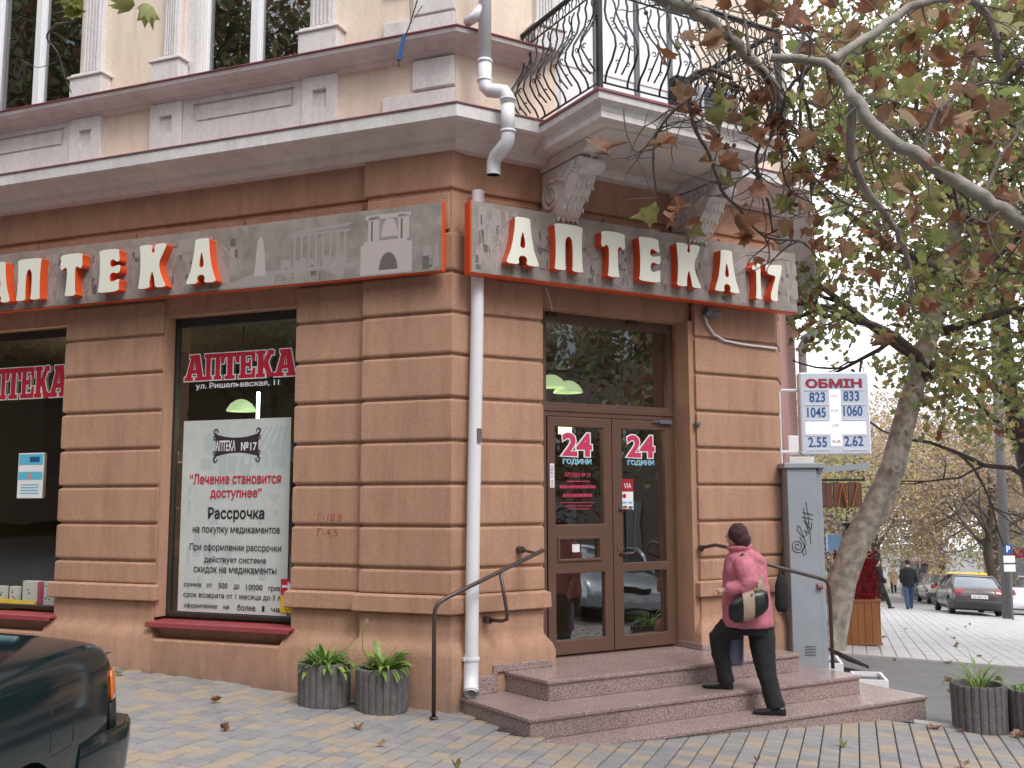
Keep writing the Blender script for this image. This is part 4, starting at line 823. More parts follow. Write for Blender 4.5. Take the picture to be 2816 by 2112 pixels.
# ================================================================ STEPS
stp = thing('entrance_steps', 'three polished pink granite steps with slab nosings in front of the entrance', 'steps', F2, (2.2, -.8, -.31))
def step(x0, x1, d, zt, zb, name='step', pts=None):
    th = .035
    P = pts or [(x0, -d), (x1, -d), (x1, .3), (x0, .3)]
    MB().prism(P, zt - th, zt).build('tread', 'granite', stp, F2, bevel=.010, seg=2)
    cx_ = sum(p[0] for p in P) / len(P); cy_ = sum(p[1] for p in P) / len(P)
    q = [(p[0] + (.018 if p[0] < cx_ else -.018), p[1] + (.018 if p[1] < cy_ else 0)) for p in P]
    MB().prism(q, zb, zt - th - .001).build('riser', 'granite', stp, F2, bevel=.003)
step(.57, 3.60, .70, .05, -.129, pts=[(.57, -.70), (3.60, -.74), (3.60, .02), (2.86, .02), (2.86, .33), (1.0, .33), (1.0, .02), (.47, .02)])
step(.08, 3.95, 1.18, -.13, -.309, pts=[(.10, -1.17), (3.95, -1.20), (3.95, .03), (.0, .03)])
step(.17, 4.42, 1.55, -.31, -.9, pts=[(.20, -1.52), (4.42, -1.60), (4.42, .05), (.15, .05)])
MB().box(.40, 1.0, -.10, -.0, .05, .115).box(.36, .40, -.10, 0, -.13, .115).build('skirting', 'granite', stp, F2, bevel=.004)
MB().box(2.84, 2.99, -.10, .3, .05, .115).build('skirting', 'granite', stp, F2, bevel=.004)
MB().box(.115, .36, -.11, 0, -.13, .03).build('skirting', 'granite', stp, F2, bevel=.004)
# handrails
hr = thing('handrail', 'brown tubular handrail left of the steps, fixed to the wall beside the downpipe', 'handrail', F2, (-.2, -.1, -.22))
rr_ = .019
MB().tube([(-.34, -.30, -.24), (-.34, -.30, .60), (-.335, -.30, .67), (-.31, -.30, .72), (-.26, -.30, .755), (-.20, -.30, .78), (.78, -.30, 1.155)], rr_, 12).build('rail', 'handrail', hr, F2, smooth=True)
MB().tube([(.32, -.30, .96), (.40, -.28, .60), (.405, -.27, .545), (.385, -.22, .525), (.33, -.06, .52)], .017, 10).build('brace', 'handrail', hr, F2, smooth=True)
MB().tube([(.33, -.08, .52), (.33, -.0, .52)], .034, 14).build('flange', 'handrail', hr, F2); MB().tube([(.70, -.28, 1.13), (.69, -.05, 1.15)], .014, 8).build('brace', 'handrail', hr, F2); MB().tube([(.69, -.07, 1.15), (.69, 0, 1.15)], .034, 14).build('flange', 'handrail', hr, F2)
MB().lathe([(.0, .012), (.035, .01), (.04, 0)], n=14).build('base_plate', 'handrail', hr, F2 @ Matrix.Translation((-.34, -.30, -.235)), center=False)
h2 = thing('handrail', 'brown tubular handrail at the right of the steps beside the grey cabinet', 'handrail', F2, (3.9, -.8, -.13))
MB().tube([(2.93, -.0, 1.10), (2.93, -.10, 1.12), (2.97, -.20, 1.14), (3.02, -.32, 1.12), (3.12, -.55, 1.0), (3.88, -.76, .795), (3.96, -.78, .765), (3.99, -.785, .70), (4.00, -.785, .6), (4.00, -.785, -.13)], rr_, 12).build('rail', 'handrail', h2, F2, smooth=True)
MB().tube([(2.93, .0, 1.10), (2.93, -.03, 1.10)], .034, 14).build('flange', 'handrail', h2, F2)
# ================================================================ PLANTERS
def planter(label, x, y, rad, h, n=22, z=None):
    z = gz(x, y) if z is None else z
    t = thing('planter', label, 'planter', I4, (x, y, z), group='round ribbed concrete planters')
    mb = MB(); prof = []
    k = 6; ring = []
    for i in range(n):
        for u, dr in ((.04, -.012), (.16, 0), (.5, .004), (.84, 0), (.96, -.012)):
            a = 2 * math.pi * (i + u) / n; ring.append((math.cos(a), math.sin(a), rad + dr))
    def rg(s, zz, rr=None): return [(c * (r_ if rr is None else rr) * s, d * (r_ if rr is None else rr) * s, zz) for c, d, r_ in ring]
    mb.loft([rg(.97, 0), rg(.985, h * .5), rg(1, h - .02), rg(.985, h), rg(1, h, rad - .035), rg(1, h - .06, rad - .04)], caps=False)
    mb.build('pot', 'concrete', t, I4 @ Matrix.Translation((x, y, z)), center=False)
    MB().lathe([(0, h - .05), (rad - .03, h - .06)], n=24).build('soil', 'soil', t, Matrix.Translation((x, y, z)), center=False)
    return t
def blade(mb, base, az, L_, w, lift, droop, n=6, mi=0, fold=.25):
    d = Vector((math.cos(az), math.sin(az), 0)); sdir = Vector((-d.y, d.x, 0)); pts = []; p = Vector(base); el = lift
    vs = []
    for i in range(n + 1):
        t = i / n; ww = w * math.sin(math.pi * min(1, .12 + t * .88)) ** .8 * (1 if t < 1 else .0)
        up = Vector((0, 0, 1))
        vs += [p + sdir * ww, p - up * ww * fold, p - sdir * ww]
        el = lift - droop * t; p = p + (d * math.cos(el) + Vector((0, 0, 1)) * math.sin(el)) * L_ / n
    fs = []
    for i in range(n):
        a = i * 3; fs += [(a, a + 1, a + 4, a + 3), (a + 1, a + 2, a + 5, a + 4)]
    mb.add(vs, fs, mi)
def hosta(label, x, y, rad, h, n=60, seed=1):
    rnd = random.Random(seed); t = thing('plant', label, 'plant', I4, (x, y, gz(x, y) + h - .05), group='leafy plants in the left planters')
    for j in range(n):
        mb = MB(); a = rnd.uniform(0, 6.283); rr = rnd.uniform(.0, rad * .55); L_ = rnd.uniform(.12, .33)
        blade(mb, (x + rr * math.cos(a), y + rr * math.sin(a), gz(x, y) + h - .05), a + rnd.uniform(-.5, .5), L_, rnd.uniform(.013, .030), rnd.uniform(.3, 1.5), rnd.uniform(.5, 2.4))
        mb.build('leaf', 'grassleaf' if rnd.random() < .55 else 'lime', t, smooth=True, fix=False, center=False)
    return t
PLH = .375
p1 = planter('ribbed grey concrete planter furthest left, by the wall', -1.70, 9.10, .235, PLH); p2 = planter('ribbed grey concrete planter standing nearest the downpipe', -1.16, 8.98, .235, PLH)
hosta('bushy broad leaved plant in the planter furthest left', -1.70, 9.10, .22, PLH, 115, 3); h_ = hosta('broad leaved plant with one pale lilac flower stalk in the planter by the downpipe', -1.16, 8.98, .22, PLH, 115, 4)
z0 = gz(-1.16, 8.98) + PLH
MB().tube([(-1.25, 8.96, z0), (-1.33, 8.94, z0 + .15), (-1.34, 8.94, z0 + .28), (-1.31, 8.94, z0 + .38)], .004, 5).build('flower_stalk', 'grassleaf', h_, center=False); MB().tube([(-1.32, 8.94, z0 + .36), (-1.30, 8.94, z0 + .405), (-1.29, 8.93, z0 + .42)], [.004, .014, .004], 6).build('flower', 'pink', h_, center=False)
p3 = planter('ribbed grey concrete planter with long grass, right of the steps', 4.36, 9.46, .245, .42); p4 = planter('ribbed grey concrete planter cut by the right edge of the photo', 4.82, 9.31, .245, .42)
t = thing('plant', 'arching long grass tuft in the planter right of the steps', 'plant', I4, (4.36, 9.46, gz(4.36, 9.46) + .37)); rnd = random.Random(9)
for j in range(46):
    mb = MB(); a = rnd.uniform(0, 6.283); blade(mb, (4.36 + .06 * math.cos(a), 9.46 + .06 * math.sin(a), gz(4.36, 9.46) + .37), a + rnd.uniform(-.4, .4), rnd.uniform(.25, .5), .0065, rnd.uniform(.9, 1.45), rnd.uniform(1.0, 2.6), 9); mb.build('leaf', 'grassleaf' if rnd.random() < .5 else 'lime', t, smooth=True, fix=False, center=False)
mb = MB()
for j in range(420):
    a = rnd.uniform(0, 6.283); rr = .19 * math.sqrt(rnd.random()); blade(mb, (4.82 + rr * math.cos(a), 9.31 + rr * math.sin(a), gz(4.82, 9.31) + .37), rnd.uniform(0, 6.28), rnd.uniform(.05, .10), .012, rnd.uniform(.5, 1.4), 1.5, 3)
mb.build('ground_cover', 'grassleaf', None, kind='stuff', fix=False, label='low green ground cover filling the planter at the right edge', cat='plant')
# ================================================================ PEOPLE
def limb(mb, pts, rs, n=12, flat=1.0): mb.tube(pts, rs, n, flat=flat)
def ringl(c, rx, ry, n=20, tilt=0): return [(c[0] + rx * math.cos(2 * math.pi * k / n), c[1] + ry * math.sin(2 * math.pi * k / n), c[2] + tilt * math.cos(2 * math.pi * k / n)) for k in range(n)]
def shoe(mb, heel, toe, w=.042, h=.075):
    H_, T_ = Vector(heel), Vector(toe); d = (T_ - H_); L_ = d.length; d.normalize(); s = d.cross(Vector((0, 0, 1))).normalized(); up = s.cross(d)
    def rg(t, w_, h0, h1): c = H_ + d * L_ * t; return [c + s * w_ * math.cos(a) * (1 if abs(math.sin(a)) < .95 else .8) + up * (h0 + (h1 - h0) * (math.sin(a) * .5 + .5)) for a in [2 * math.pi * k / 12 for k in range(12)]]
    mb.loft([rg(-.02, w * .5, .0, h * .8), rg(.06, w * .8, 0, h * 1.1), rg(.3, w * .85, 0, h * 1.15), rg(.55, w, 0, h * .75), rg(.82, w, 0, h * .55), rg(.97, w * .7, 0.004, h * .42), rg(1.02, w * .3, .008, h * .3)])
def woman():
    t = thing('person', 'woman in a pink jacket and black trousers climbing the steps with a shoulder bag', 'person', I4, (2.15, 9.25, -.31))
    hd = Vector((-.80, .60, 0)); lf = Vector((-.6, -.8, 0)); up = Vector((0, 0, 1))
    b = MB(); hc = Vector((2.085, 9.25, 1.285))
    b.ell(hc, (.073, .085, .105), 18, 14); b.ell(hc + hd * .035 - up * .045, (.05, .055, .06), 14, 10)      # skull, jaw
    b.tube([hc + hd * .085 + up * .015, hc + hd * .108 - up * .018, hc + hd * .085 - up * .028], [.008, .014, .010], 8)       # nose
    for s in (1, -1):
        b.ell(hc + lf * s * .076 - up * .005, (.013, .018, .028), 8, 6); b.ell(hc + hd * .074 + lf * s * .032 + up * .018, (.012, .012, .009), 8, 6)
    b.ell(hc + hd * .088 - up * .052, (.014, .014, .008), 8, 5)
    limb(b, [hc - up * .06 + hd * .0, (2.13, 9.26, 1.10)], [.052, .062]); b.loft([ringl((2.13, 9.26, 1.12), .07, .07), ringl((2.16, 9.27, 1.04), .16, .12), ringl((2.18, 9.28, .8), .16, .13), ringl((2.2, 9.28, .52), .17, .15), ringl((2.2, 9.28, .42), .15, .13)])
    limb(b, [(2.11, 9.14, 1.05), (2.17, 9.03, .86), (1.97, 9.12, .80)], [.045, .04, .028])
    limb(b, [(2.22, 9.40, 1.05), (2.10, 9.50, .82), (2.0, 9.42, .55)], [.045, .04, .028])
    for hp, dr in (((1.97, 9.12, .80), Vector((-.95, .25, -.15))), ((2.0, 9.42, .55), Vector((-.1, 0, -1)))):
        P = Vector(hp); dr.normalize(); sd_ = dr.cross(Vector((.3, 1, .2))).normalized(); b.tube([P, P + dr * .04, P + dr * .085], [.024, .034, .030], 10, flat=.55)
        for k, L_ in enumerate((.062, .072, .068, .052)):
            o = sd_ * (.024 - .016 * k); q = P + dr * .08 + o; cur = dr.cross(sd_) * .5
            b.tube([q, q + dr * L_ * .5, q + (dr + cur) * L_ * .85], [.0085, .0078, .006], 8)
        q = P + dr * .03 + sd_ * .026; b.tube([q, q + (dr * .6 + sd_ * .8) * .035, q + (dr * .6 + sd_ * .8) * .035 + dr * .025], [.010, .009, .007], 8)
    limb(b, [(2.12, 9.25, .46), (1.905, 9.35, .385), (1.995, 9.37, -.05)], [.085, .06, .038]); limb(b, [(2.28, 9.30, .46), (2.30, 9.23, .13), (2.36, 9.13, -.23)], [.085, .06, .038])
    blob(b, 'body', 'skin', t, voxel=.0075, smooth=2)
    # trousers
    m = MB(); m.loft([ringl((2.20, 9.28, .58), .185, .17), ringl((2.20, 9.28, .47), .20, .18), ringl((2.20, 9.28, .38), .17, .16)])
    m.tube([(2.10, 9.26, .45), (1.99, 9.31, .425), (1.915, 9.35, .35), (1.93, 9.36, .20), (1.965, 9.37, .02), (1.99, 9.375, -.075)], [.125, .108, .090, .084, .074, .078], 16)
    m.tube([(2.29, 9.30, .44), (2.30, 9.26, .30), (2.31, 9.21, .08), (2.345, 9.16, -.12), (2.375, 9.13, -.255)], [.13, .118, .093, .080, .084], 16)
    blob(m, 'trousers', 'trousers', t, voxel=.011, smooth=5, disp=(.020, .10))
    # jacket: torso, collar, hood, sleeves
    j = MB(); j.loft([ringl((2.175, 9.27, .455), .232, .205), ringl((2.175, 9.27, .50), .236, .21), ringl((2.17, 9.27, .66), .226, .205), ringl((2.165, 9.27, .84), .212, .195), ringl((2.155, 9.27, .98), .200, .180), ringl((2.145, 9.265, 1.08), .160, .15), ringl((2.125, 9.26, 1.14), .098, .10), ringl((2.11, 9.26, 1.195), .092, .092)])
    j.ell((2.215, 9.23, 1.075), (.125, .10, .085), 16, 12, rot=Matrix.Rotation(.45, 3, 'Y')); j.ell((2.29, 9.27, .99), (.075, .09, .12), 14, 10)
    j.tube([(2.02 + .105 * 0, 9.26, 1.17)] + [(2.115 + .092 * math.cos(a), 9.26 + .09 * math.sin(a), 1.175 + .012 * math.cos(a)) for a in np.linspace(math.pi, 3 * math.pi, 16)], .026, 10)
    j.tube([(2.09, 9.13, 1.07), (2.12, 9.08, .98), (2.15, 9.045, .88), (2.10, 9.06, .82), (2.00, 9.11, .80), (1.965, 9.13, .795)], [.085, .098, .098, .090, .076, .070], 16)
    j.tube([(2.22, 9.38, 1.05), (2.12, 9.46, .9), (2.02, 9.46, .72)], [.085, .085, .065], 14)
    blob(j, 'jacket', 'jacket', t, voxel=.0095, smooth=4, disp=(.024, .085))
    # hair
    h = MB(); h.ell(hc + up * .012 - hd * .022, (.094, .108, .105), 20, 14); h.ell(hc - hd * .055 - up * .035, (.085, .09, .078), 16, 12); h.ell(hc - hd * .06 - up * .075, (.07, .075, .04), 12, 8)
    blob(h, 'hair', 'hair', t, voxel=.008, smooth=2, disp=(.016, .03))
    for a_, b_ in (((2.035, 9.35, -.128), (1.775, 9.44, -.128)), ((2.445, 9.09, -.308), (2.175, 9.17, -.308))):
        s = MB(); shoe(s, a_, b_, .047, .078); s.build('shoe', 'bagblack', t, smooth=True)
    # shoulder bag: its own thing, hanging from the strap
    bg_ = thing('shoulder_bag', 'black and tan shoulder bag hanging at the hip of the woman in pink', 'bag', I4, (2.12, 8.97, .58))
    m = MB(); c = Vector((2.115, 9.0, .69))
    sec = [(-.175, .06, .03), (-.13, .11, .045), (-.04, .132, .058), (.05, .132, .058), (.13, .115, .045), (.175, .08, .03)]
    m.loft([[(c.x + x, c.y + d * math.sin(a) - .02, c.z + hh * math.cos(a) * (1 if math.cos(a) < 0 else .9) + x * .30 - .02) for a in [2 * math.pi * k / 14 for k in range(14)]] for x, hh, d in sec])
    m.build('bag_body', 'bagblack', bg_, smooth=True)
    for x0, x1 in ((-.055, .045),):
        m = MB(); m.loft([[(c.x + x, c.y + (d + .004) * math.sin(a) - .02, c.z + (hh + .002) * math.cos(a) + x * .30 - .02) for a in [2 * math.pi * k / 14 for k in range(7, 15)]] for x, hh, d in ((x0, .127, .056), (0, .134, .06), (x1, .134, .06))], caps=False); m.build('tan_panel', 'bagtan', bg_, smooth=True)
    m = MB(); m.add([(2.205, 8.99, .70), (2.29, 9.02, .82), (2.245, 9.02, .93), (2.19, 9.01, .90), (2.165, 8.965, .78)], [(0, 1, 2, 3, 4)]); m.tube([(2.20, 8.985, .75), (2.235, 9.0, .90)], [.035, .02], 10, flat=.4); m.build('bag_gusset', 'bagtan', bg_, smooth=True)
    MB().tube([(2.22, 9.01, .80), (2.205, 9.03, .95), (2.165, 9.09, 1.08), (2.12, 9.13, 1.135), (2.07, 9.16, 1.08)], .012, 8, flat=.5).build('strap', 'bagtan', bg_, smooth=True)
    MB().tube([(2.22, 9.0, .80), (2.23, 9.02, .88)], .02, 8, flat=.5).build('buckle', 'bagblack', bg_)
    MB().box(2.13, 2.145, 8.92, 8.93, .765, .79).build('clasp', 'chrome', bg_)
    m = MB(); m.loft([ringl((2.09, 9.40, .42), .03, .02, 10), ringl((2.09, 9.40, .34), .075, .03, 10), ringl((2.07, 9.40, .12), .085, .04, 10), ringl((2.07, 9.40, .08), .075, .03, 10)])
    m.build('carrier_bag', 'bagblue', None, smooth=True, label='bluish plastic carrier bag showing between the legs of the woman in pink', cat='bag')
woman()
def far_person(label, x, y, h, az, top, leg, group=None, stride=.22, long=False, hat=None):
    z = gz(x, y); M = Matrix.Translation((x, y, z)) @ Matrix.Rotation(az, 4, 'Z') @ Matrix.Scale(h / 1.75, 4)   # local +y = heading
    t = thing('person', label, 'person', I4, (x, y, z), group=group)
    b = MB(); b.ell((0, .02, 1.64), (.075, .09, .11), 12, 9); b.tube([(0, .13, 1.635), (0, .10, 1.61)], .014, 6); b.tube([(0, 0, 1.58), (0, 0, 1.44)], .055, 10)
    b.loft([ringl((0, 0, 1.45), .16, .09, 14), ringl((0, 0, 1.2), .16, .1, 14), ringl((0, 0, .9), .16, .11, 14)])
    for s in (1, -1):
        b.tube([(s * .2, 0, 1.42), (s * .25, -.03, 1.13), (s * .23, .08 * s + .08, .90)], [.045, .04, .03], 8)
        q = Vector((s * .23, .08 * s + .08, .90)); b.tube([q, q + Vector((0, .02, -.09))], [.03, .035], 8, flat=.6)
        for k in range(4): b.tube([q + Vector((0, .03 - .018 * k, -.08)), q + Vector((0, .035 - .018 * k, -.16 + .01 * abs(k - 1)))], .008, 6)
        b.tube([q + Vector((0, .03, -.04)), q + Vector((-.01 * s, .06, -.10))], .009, 6)
        b.tube([(s * .09, 0, .92), (s * .10, s * stride * .45 + .04, .5), (s * .10, s * stride, .08)], [.085, .06, .04], 10)
    blob(b, 'body', 'skin', t, M, voxel=.012, smooth=1)
    c = MB(); lo = .55 if long else .82
    c.loft([ringl((0, 0, 1.50), .08, .075, 14), ringl((0, 0, 1.44), .19, .115, 14), ringl((0, 0, 1.2), .22, .14, 14), ringl((0, 0, 1.0), .215, .145, 14), ringl((0, 0, lo), .22 if not long else .25, .15 if not long else .2, 14)])
    for s in (1, -1): c.tube([(s * .18, 0, 1.42), (s * .26, -.03, 1.14), (s * .235, .08 * s + .07, .93)], [.075, .07, .055], 10)
    blob(c, 'coat', top, t, M, voxel=.02, smooth=2)
    l = MB(); l.loft([ringl((0, 0, .95), .17, .13, 12), ringl((0, 0, .82), .165, .13, 12)])
    for s in (1, -1): l.tube([(s * .09, 0, .88), (s * .10, s * stride * .45 + .04, .5), (s * .10, s * stride, .07)], [.11, .085, .065], 12)
    blob(l, 'trousers', leg, t, M, voxel=.02, smooth=2)
    MB().ell((0, -.01, 1.68), (.088, .10, .10), 12, 8).build('hair' if not hat else 'hat', 'coatblack', t, M, smooth=True)
    for s in (1, -1): m = MB(); shoe(m, (s * .10, s * stride - .08, 0), (s * .10, s * stride + .19, 0), .05, .09); m.build('shoe', 'bagblack', t, M, smooth=True)
far_person('man in a black jacket and blue jeans walking away along the pale pavement', 14.75, 37.2, 1.80, R(-12), 'coatblack', 'jeans', hat=True)
far_person('person in a long dark coat striding beside the red flower stand', 13.25, 36.2, 1.78, R(-75), 'coatblack', 'trousers', stride=.38, long=True)
far_person('person in a tan coat walking far down the pavement', 25.0, 65.5, 1.72, R(160), 'coattan', 'trousers', long=True, group=None)
far_person('distant person in a dark coat just left of the tan coated walker', 23.0, 63.5, 1.7, R(170), 'coatblack', 'jeans')

# ================================================================ CARS
def patch(me, cuts, name, mt, t, M, off=.006):
    # cut a flush lens out of the body surface: cuts = (axis, value, keep side), axis 0 = lengthwise, 2 = height, 3 = across
    bm = bmesh.new(); bm.from_mesh(me)
    for ax, v, sgn in cuts:
        k = {0: 1, 2: 2, 3: 0}[ax]; co = [0, 0, 0]; co[k] = v; no = [0, 0, 0]; no[k] = sgn
        bmesh.ops.bisect_plane(bm, geom=bm.verts[:] + bm.edges[:] + bm.faces[:], plane_co=co, plane_no=no, clear_outer=True)
    bm.normal_update()
    if bm.faces:
        base = bm.faces[:]; r = bmesh.ops.solidify(bm, geom=base, thickness=-off)
    m2 = bpy.data.meshes.new(name); bm.to_mesh(m2); bm.free(); m2.materials.clear(); m2.materials.append(MATS[mt])
    return put(name, m2, t, M)
def car(name, label, x, y, az, paint, L_=4.3, Wd=1.70, Ht=1.40, cat='car', hatch=False, stripe=None, near=False, zz=None, plate=None):
    z = gz(x, y) if zz is None else zz
    slope = Matrix.Identity(4)
    u = Vector((0, 0, 1)); nn = Vector((.052, .013 + (.0446 if y > 12 else 0), 1)).normalized()
    M = Matrix.Translation((x, y, z)) @ u.rotation_difference(nn).to_matrix().to_4x4() @ Matrix.Rotation(az, 4, 'Z')     # +y forward
    t = bpy.data.objects.new(name, None); COL.objects.link(t); t.matrix_world = M; WM[t] = M; t.empty_display_size = .3
    setp(t, label, cat)
    hw = Wd / 2; h = L_ / 2; bl = .93 * Ht / 1.4
    tail = bl + .02 if not hatch else bl + .04; bz = .12 if near else 0; ra = 1.15 if near else .82
    st = ([(-h, .80, .34, .60), (-h + .04, .93, .26, .76), (-h + .14, .965, .22, tail - .035), (-h + .45, .985, .2, tail)] if not near else [(-h, .85, .36, .68), (-h + .03, .92, .3, .80), (-h + .09, .95, .26, .90), (-h + .17, .97, .24, tail - .05), (-h + .27, .985, .22, tail), (-h + .5, 1, .2, tail + .01)]) + [ (-h + .95, 1, .2, tail + .01), (-.9, 1, .2, bl + .01), (0, 1, .2, bl), (.75, 1, .2, bl - .01), (1.05, .995, .2, bl - .03), (h - .62, .985, .2, bl - .13), (h - .22, .95, .22, bl - .21), (h - .06, .88, .28, bl - .36), (h, .74, .34, .52)]
    rings = []
    for yy, w, zb, zt in st:
        w *= hw; hh = zt - zb
        half = [(0, zb), (w * .80, zb), (w * .96, zb + .05), (w * 1.0, zb + hh * .40), (w * .985, zb + hh * .72), (w * .945, zt - .045), (w * .87, zt - .008), (w * .5, zt + .012), (0, zt + .018)]
        r_ = [(a, yy, b) for a, b in half] + [(-a, yy, b) for a, b in half[-2:0:-1]]
        rings.append(r_)
    mb = MB().loft(rings); body = mb.build('body', paint, None, Matrix.Identity(4), center=False)
    s2 = body.modifiers.new('s', 'SUBSURF'); s2.levels = 2
    cut = []
    for wy in (-h + ra, h - .80):
        cb_ = MB().tube([(-hw - .2, wy, .31), (hw + .2, wy, .31)], .355, 28).build('cutter', paint, None, center=False); bo = body.modifiers.new('b', 'BOOLEAN'); bo.object = cb_; bo.operation = 'DIFFERENCE'; bo.solver = 'EXACT'; cut.append(cb_)
    me = evalmesh(body); bpy.data.objects.remove(body)
    for c in cut: bpy.data.objects.remove(c)
    me.materials.clear(); me.materials.append(MATS[paint]); body = put('body', me, t, M); smooth_angle(body, 35)
    MB().box(-hw + .12, hw - .12, -h + .3, h - .3, .16, .60).build('underside', 'black', body, M)
    # greenhouse
    rt = Ht - .03; ry0, ry1 = (-.95, .30) if not hatch else (-1.25, .25); wy0, wy1 = (-h + .80 if hatch else -h + (1.5 if near else 1.05), 1.10)
    if hatch: wy0 = -h + .42
    def gr_(e, zt, zb): return None
    bw, rw = hw * .90, hw * .70
    gl = MB(); 
    r0 = [(bw, wy1 - .12, bl - .03), (bw * .86, wy1, bl - .04), (-bw * .86, wy1, bl - .04), (-bw, wy1 - .12, bl - .03), (-bw, wy0 + .15, bl), (-bw * .86, wy0, bl + .01), (bw * .86, wy0, bl + .01), (bw, wy0 + .15, bl)]
    r1 = [(rw, ry1 - .10, rt), (rw * .88, ry1, rt), (-rw * .88, ry1, rt), (-rw, ry1 - .1, rt), (-rw, ry0 + .12, rt - .01), (-rw * .88, ry0, rt - .02), (rw * .88, ry0, rt - .02), (rw, ry0 + .12, rt - .01)]
    rm = [tuple((Vector(a) * .45 + Vector(b) * .55) + Vector((.02 if a[0] > 0 else -.02, 0, .015))) for a, b in zip(r0, r1)]
    g_ = gl.loft([r0, rm, r1]).build('windows', 'glassdark', t, M); smooth_angle(g_, 50)
    rf = [(a[0] * 1.04, a[1] + (.05 if a[1] > 0 else -.05), a[2] - .022) for a in r1]; rf2 = [(a[0] * .80, a[1] * .9 - .0, a[2] + .035) for a in r1]; rf1 = [(a[0] * 1.0, a[1], a[2] + .012) for a in r1]
    o = MB().loft([rf, rf1, rf2]).build('roof', paint, t, M); smooth_angle(o, 60)
    for i in (0, 3, 4, 7):
        MB().tube([tuple(Vector(r0[i]) * 1.0), rm[i], r1[i]], .035 if i in (0, 3) else .055, 6, flat=.7).build('pillar', paint, t, M, smooth=True)
    for s in (1, -1): MB().tube([(s * bw * 1.0, -.15, bl), (s * (rw + .04), -.2, rt)], .03, 6).build('pillar', paint, t, M)
    for s in (1, -1):
        MB().box(s * (hw + .02) - .06, s * (hw + .02) + .06, .78, .88, bl + .0, bl + .11).build('mirror', 'plastic', t, M, bevel=.025)
        for wy in (-h + ra, h - .80):
            w_ = MB().tube([(s * (hw - .20), wy, .30), (s * (hw - .02), wy, .30)], .30, 24).build('wheel', 'rubber', t, M, bevel=.02); MB().tube([(s * (hw - .03), wy, .30), (s * (hw - .008), wy, .30)], .19, 20).build('rim', 'chrome', w_, M)
            mb = MB()
            for k in range(5): a = k * 1.2566; mb.tube([(s * (hw - .0), wy, .30), (s * (hw - .004), wy + .16 * math.cos(a), .30 + .16 * math.sin(a))], .022, 5)
            mb.build('spokes', 'acgrey', w_, M)
    # bumpers, lamps, plates
    for sgn, nm, lm in ((-1, 'rear', 'redlamp'), (1, 'front', 'white')):
        ye = sgn * h; P = []
        be = .10 if near else 0
        pr = [(hw * 1.01, ye - sgn * .62), (hw * 1.02, ye + sgn * (be - .25)), (hw * .95, ye + sgn * (be - .03)), (hw * .6, ye + sgn * (be + .05)), (0, ye + sgn * (be + .065)), (-hw * .6, ye + sgn * (be + .05)), (-hw * .95, ye + sgn * (be - .03)), (-hw * 1.02, ye + sgn * (be - .25)), (-hw * 1.01, ye - sgn * .62)]
        rings = []
        for i, (px, py) in enumerate(pr):
            a = pr[max(i - 1, 0)]; b = pr[min(i + 1, 8)]; d = Vector((b[0] - a[0], b[1] - a[1])).normalized(); n_ = Vector((d.y, -d.x)) * sgn
            if i in (0, 8): n_ = Vector((.15 if px > 0 else -.15, 0)); px *= .985
            rings.append([(px - n_.x * .06, py - n_.y * .06, .50 + bz), (px + n_.x * .0, py + n_.y * .0, .505 + bz), (px + n_.x * .022, py + n_.y * .022, .47 + bz), (px + n_.x * .026, py + n_.y * .026, .38 + bz), (px + n_.x * .01, py + n_.y * .01, .24), (px - n_.x * .08, py - n_.y * .08, .20)])
        o = MB().loft(rings).build('bumper', paint if not hatch else 'plastic', t, M); smooth_angle(o, 50)
        if near:
            patch(o.data, [(2, .558, -1), (2, .574, 1)], 'chrome_strip', 'chrome', o, M, .009); patch(o.data, [(2, .556, 1)], 'bumper_cover', 'plastic', o, M, .004)
    for s in ():
        x0, x1 = (s * hw * .48, s * hw * .93); zt_ = tail - .08
        o = MB().add([(x0, -h - .015, .56), (x1, -h + .05, .56), (x1 * 1.0, -h + .09, zt_), (x0, -h + .05, zt_), (x0, -h + .09, .56), (x1, -h + .2, .56), (x1, -h + .2, zt_), (x0, -h + .14, zt_)], [(0, 1, 2, 3), (7, 6, 5, 4), (0, 4, 5, 1), (1, 5, 6, 2), (2, 6, 7, 3), (3, 7, 4, 0)]).build('taillight', 'redlamp', t, M, bevel=.01)
        MB().add([(s * hw * .55, h - .02, .53), (s * hw * .9, h - .16, .53), (s * hw * .9, h - .2, .67), (s * hw * .55, h - .09, .66), (s * hw * .55, h - .2, .53), (s * hw * .9, h - .3, .53), (s * hw * .9, h - .3, .67), (s * hw * .55, h - .24, .66)], [(0, 1, 2, 3), (7, 6, 5, 4), (0, 4, 5, 1), (1, 5, 6, 2), (2, 6, 7, 3), (3, 7, 4, 0)]).build('headlight', 'chrome', t, M, bevel=.01)
    lz0, lz1 = (.71, tail - .09) if not near else (.68, tail - .10)
    for s in (1, -1): patch(me, [(0, -h + (.17 if not near else .03), 1), (2, lz0, -1), (2, lz1, 1), (3, s * hw * .58, -s)], 'taillight', 'redlamp', t, M)
    MB().box(-.26, .26, -h - .045, -h + .1, .57, .69).build('number_plate', 'white', t, M, bevel=.005); MB().box(-.26, .26, h + .06, h + .09, .36, .47).build('number_plate', 'white', t, M, bevel=.005)
    MB().box(-.42, .42, h - .10, h - .005, .535, .64).build('grille', 'black', t, M, bevel=.01)
    if plate: text(plate, -.22, .22, .595, .665, -h - .047, 'black', t, M, off=.0)
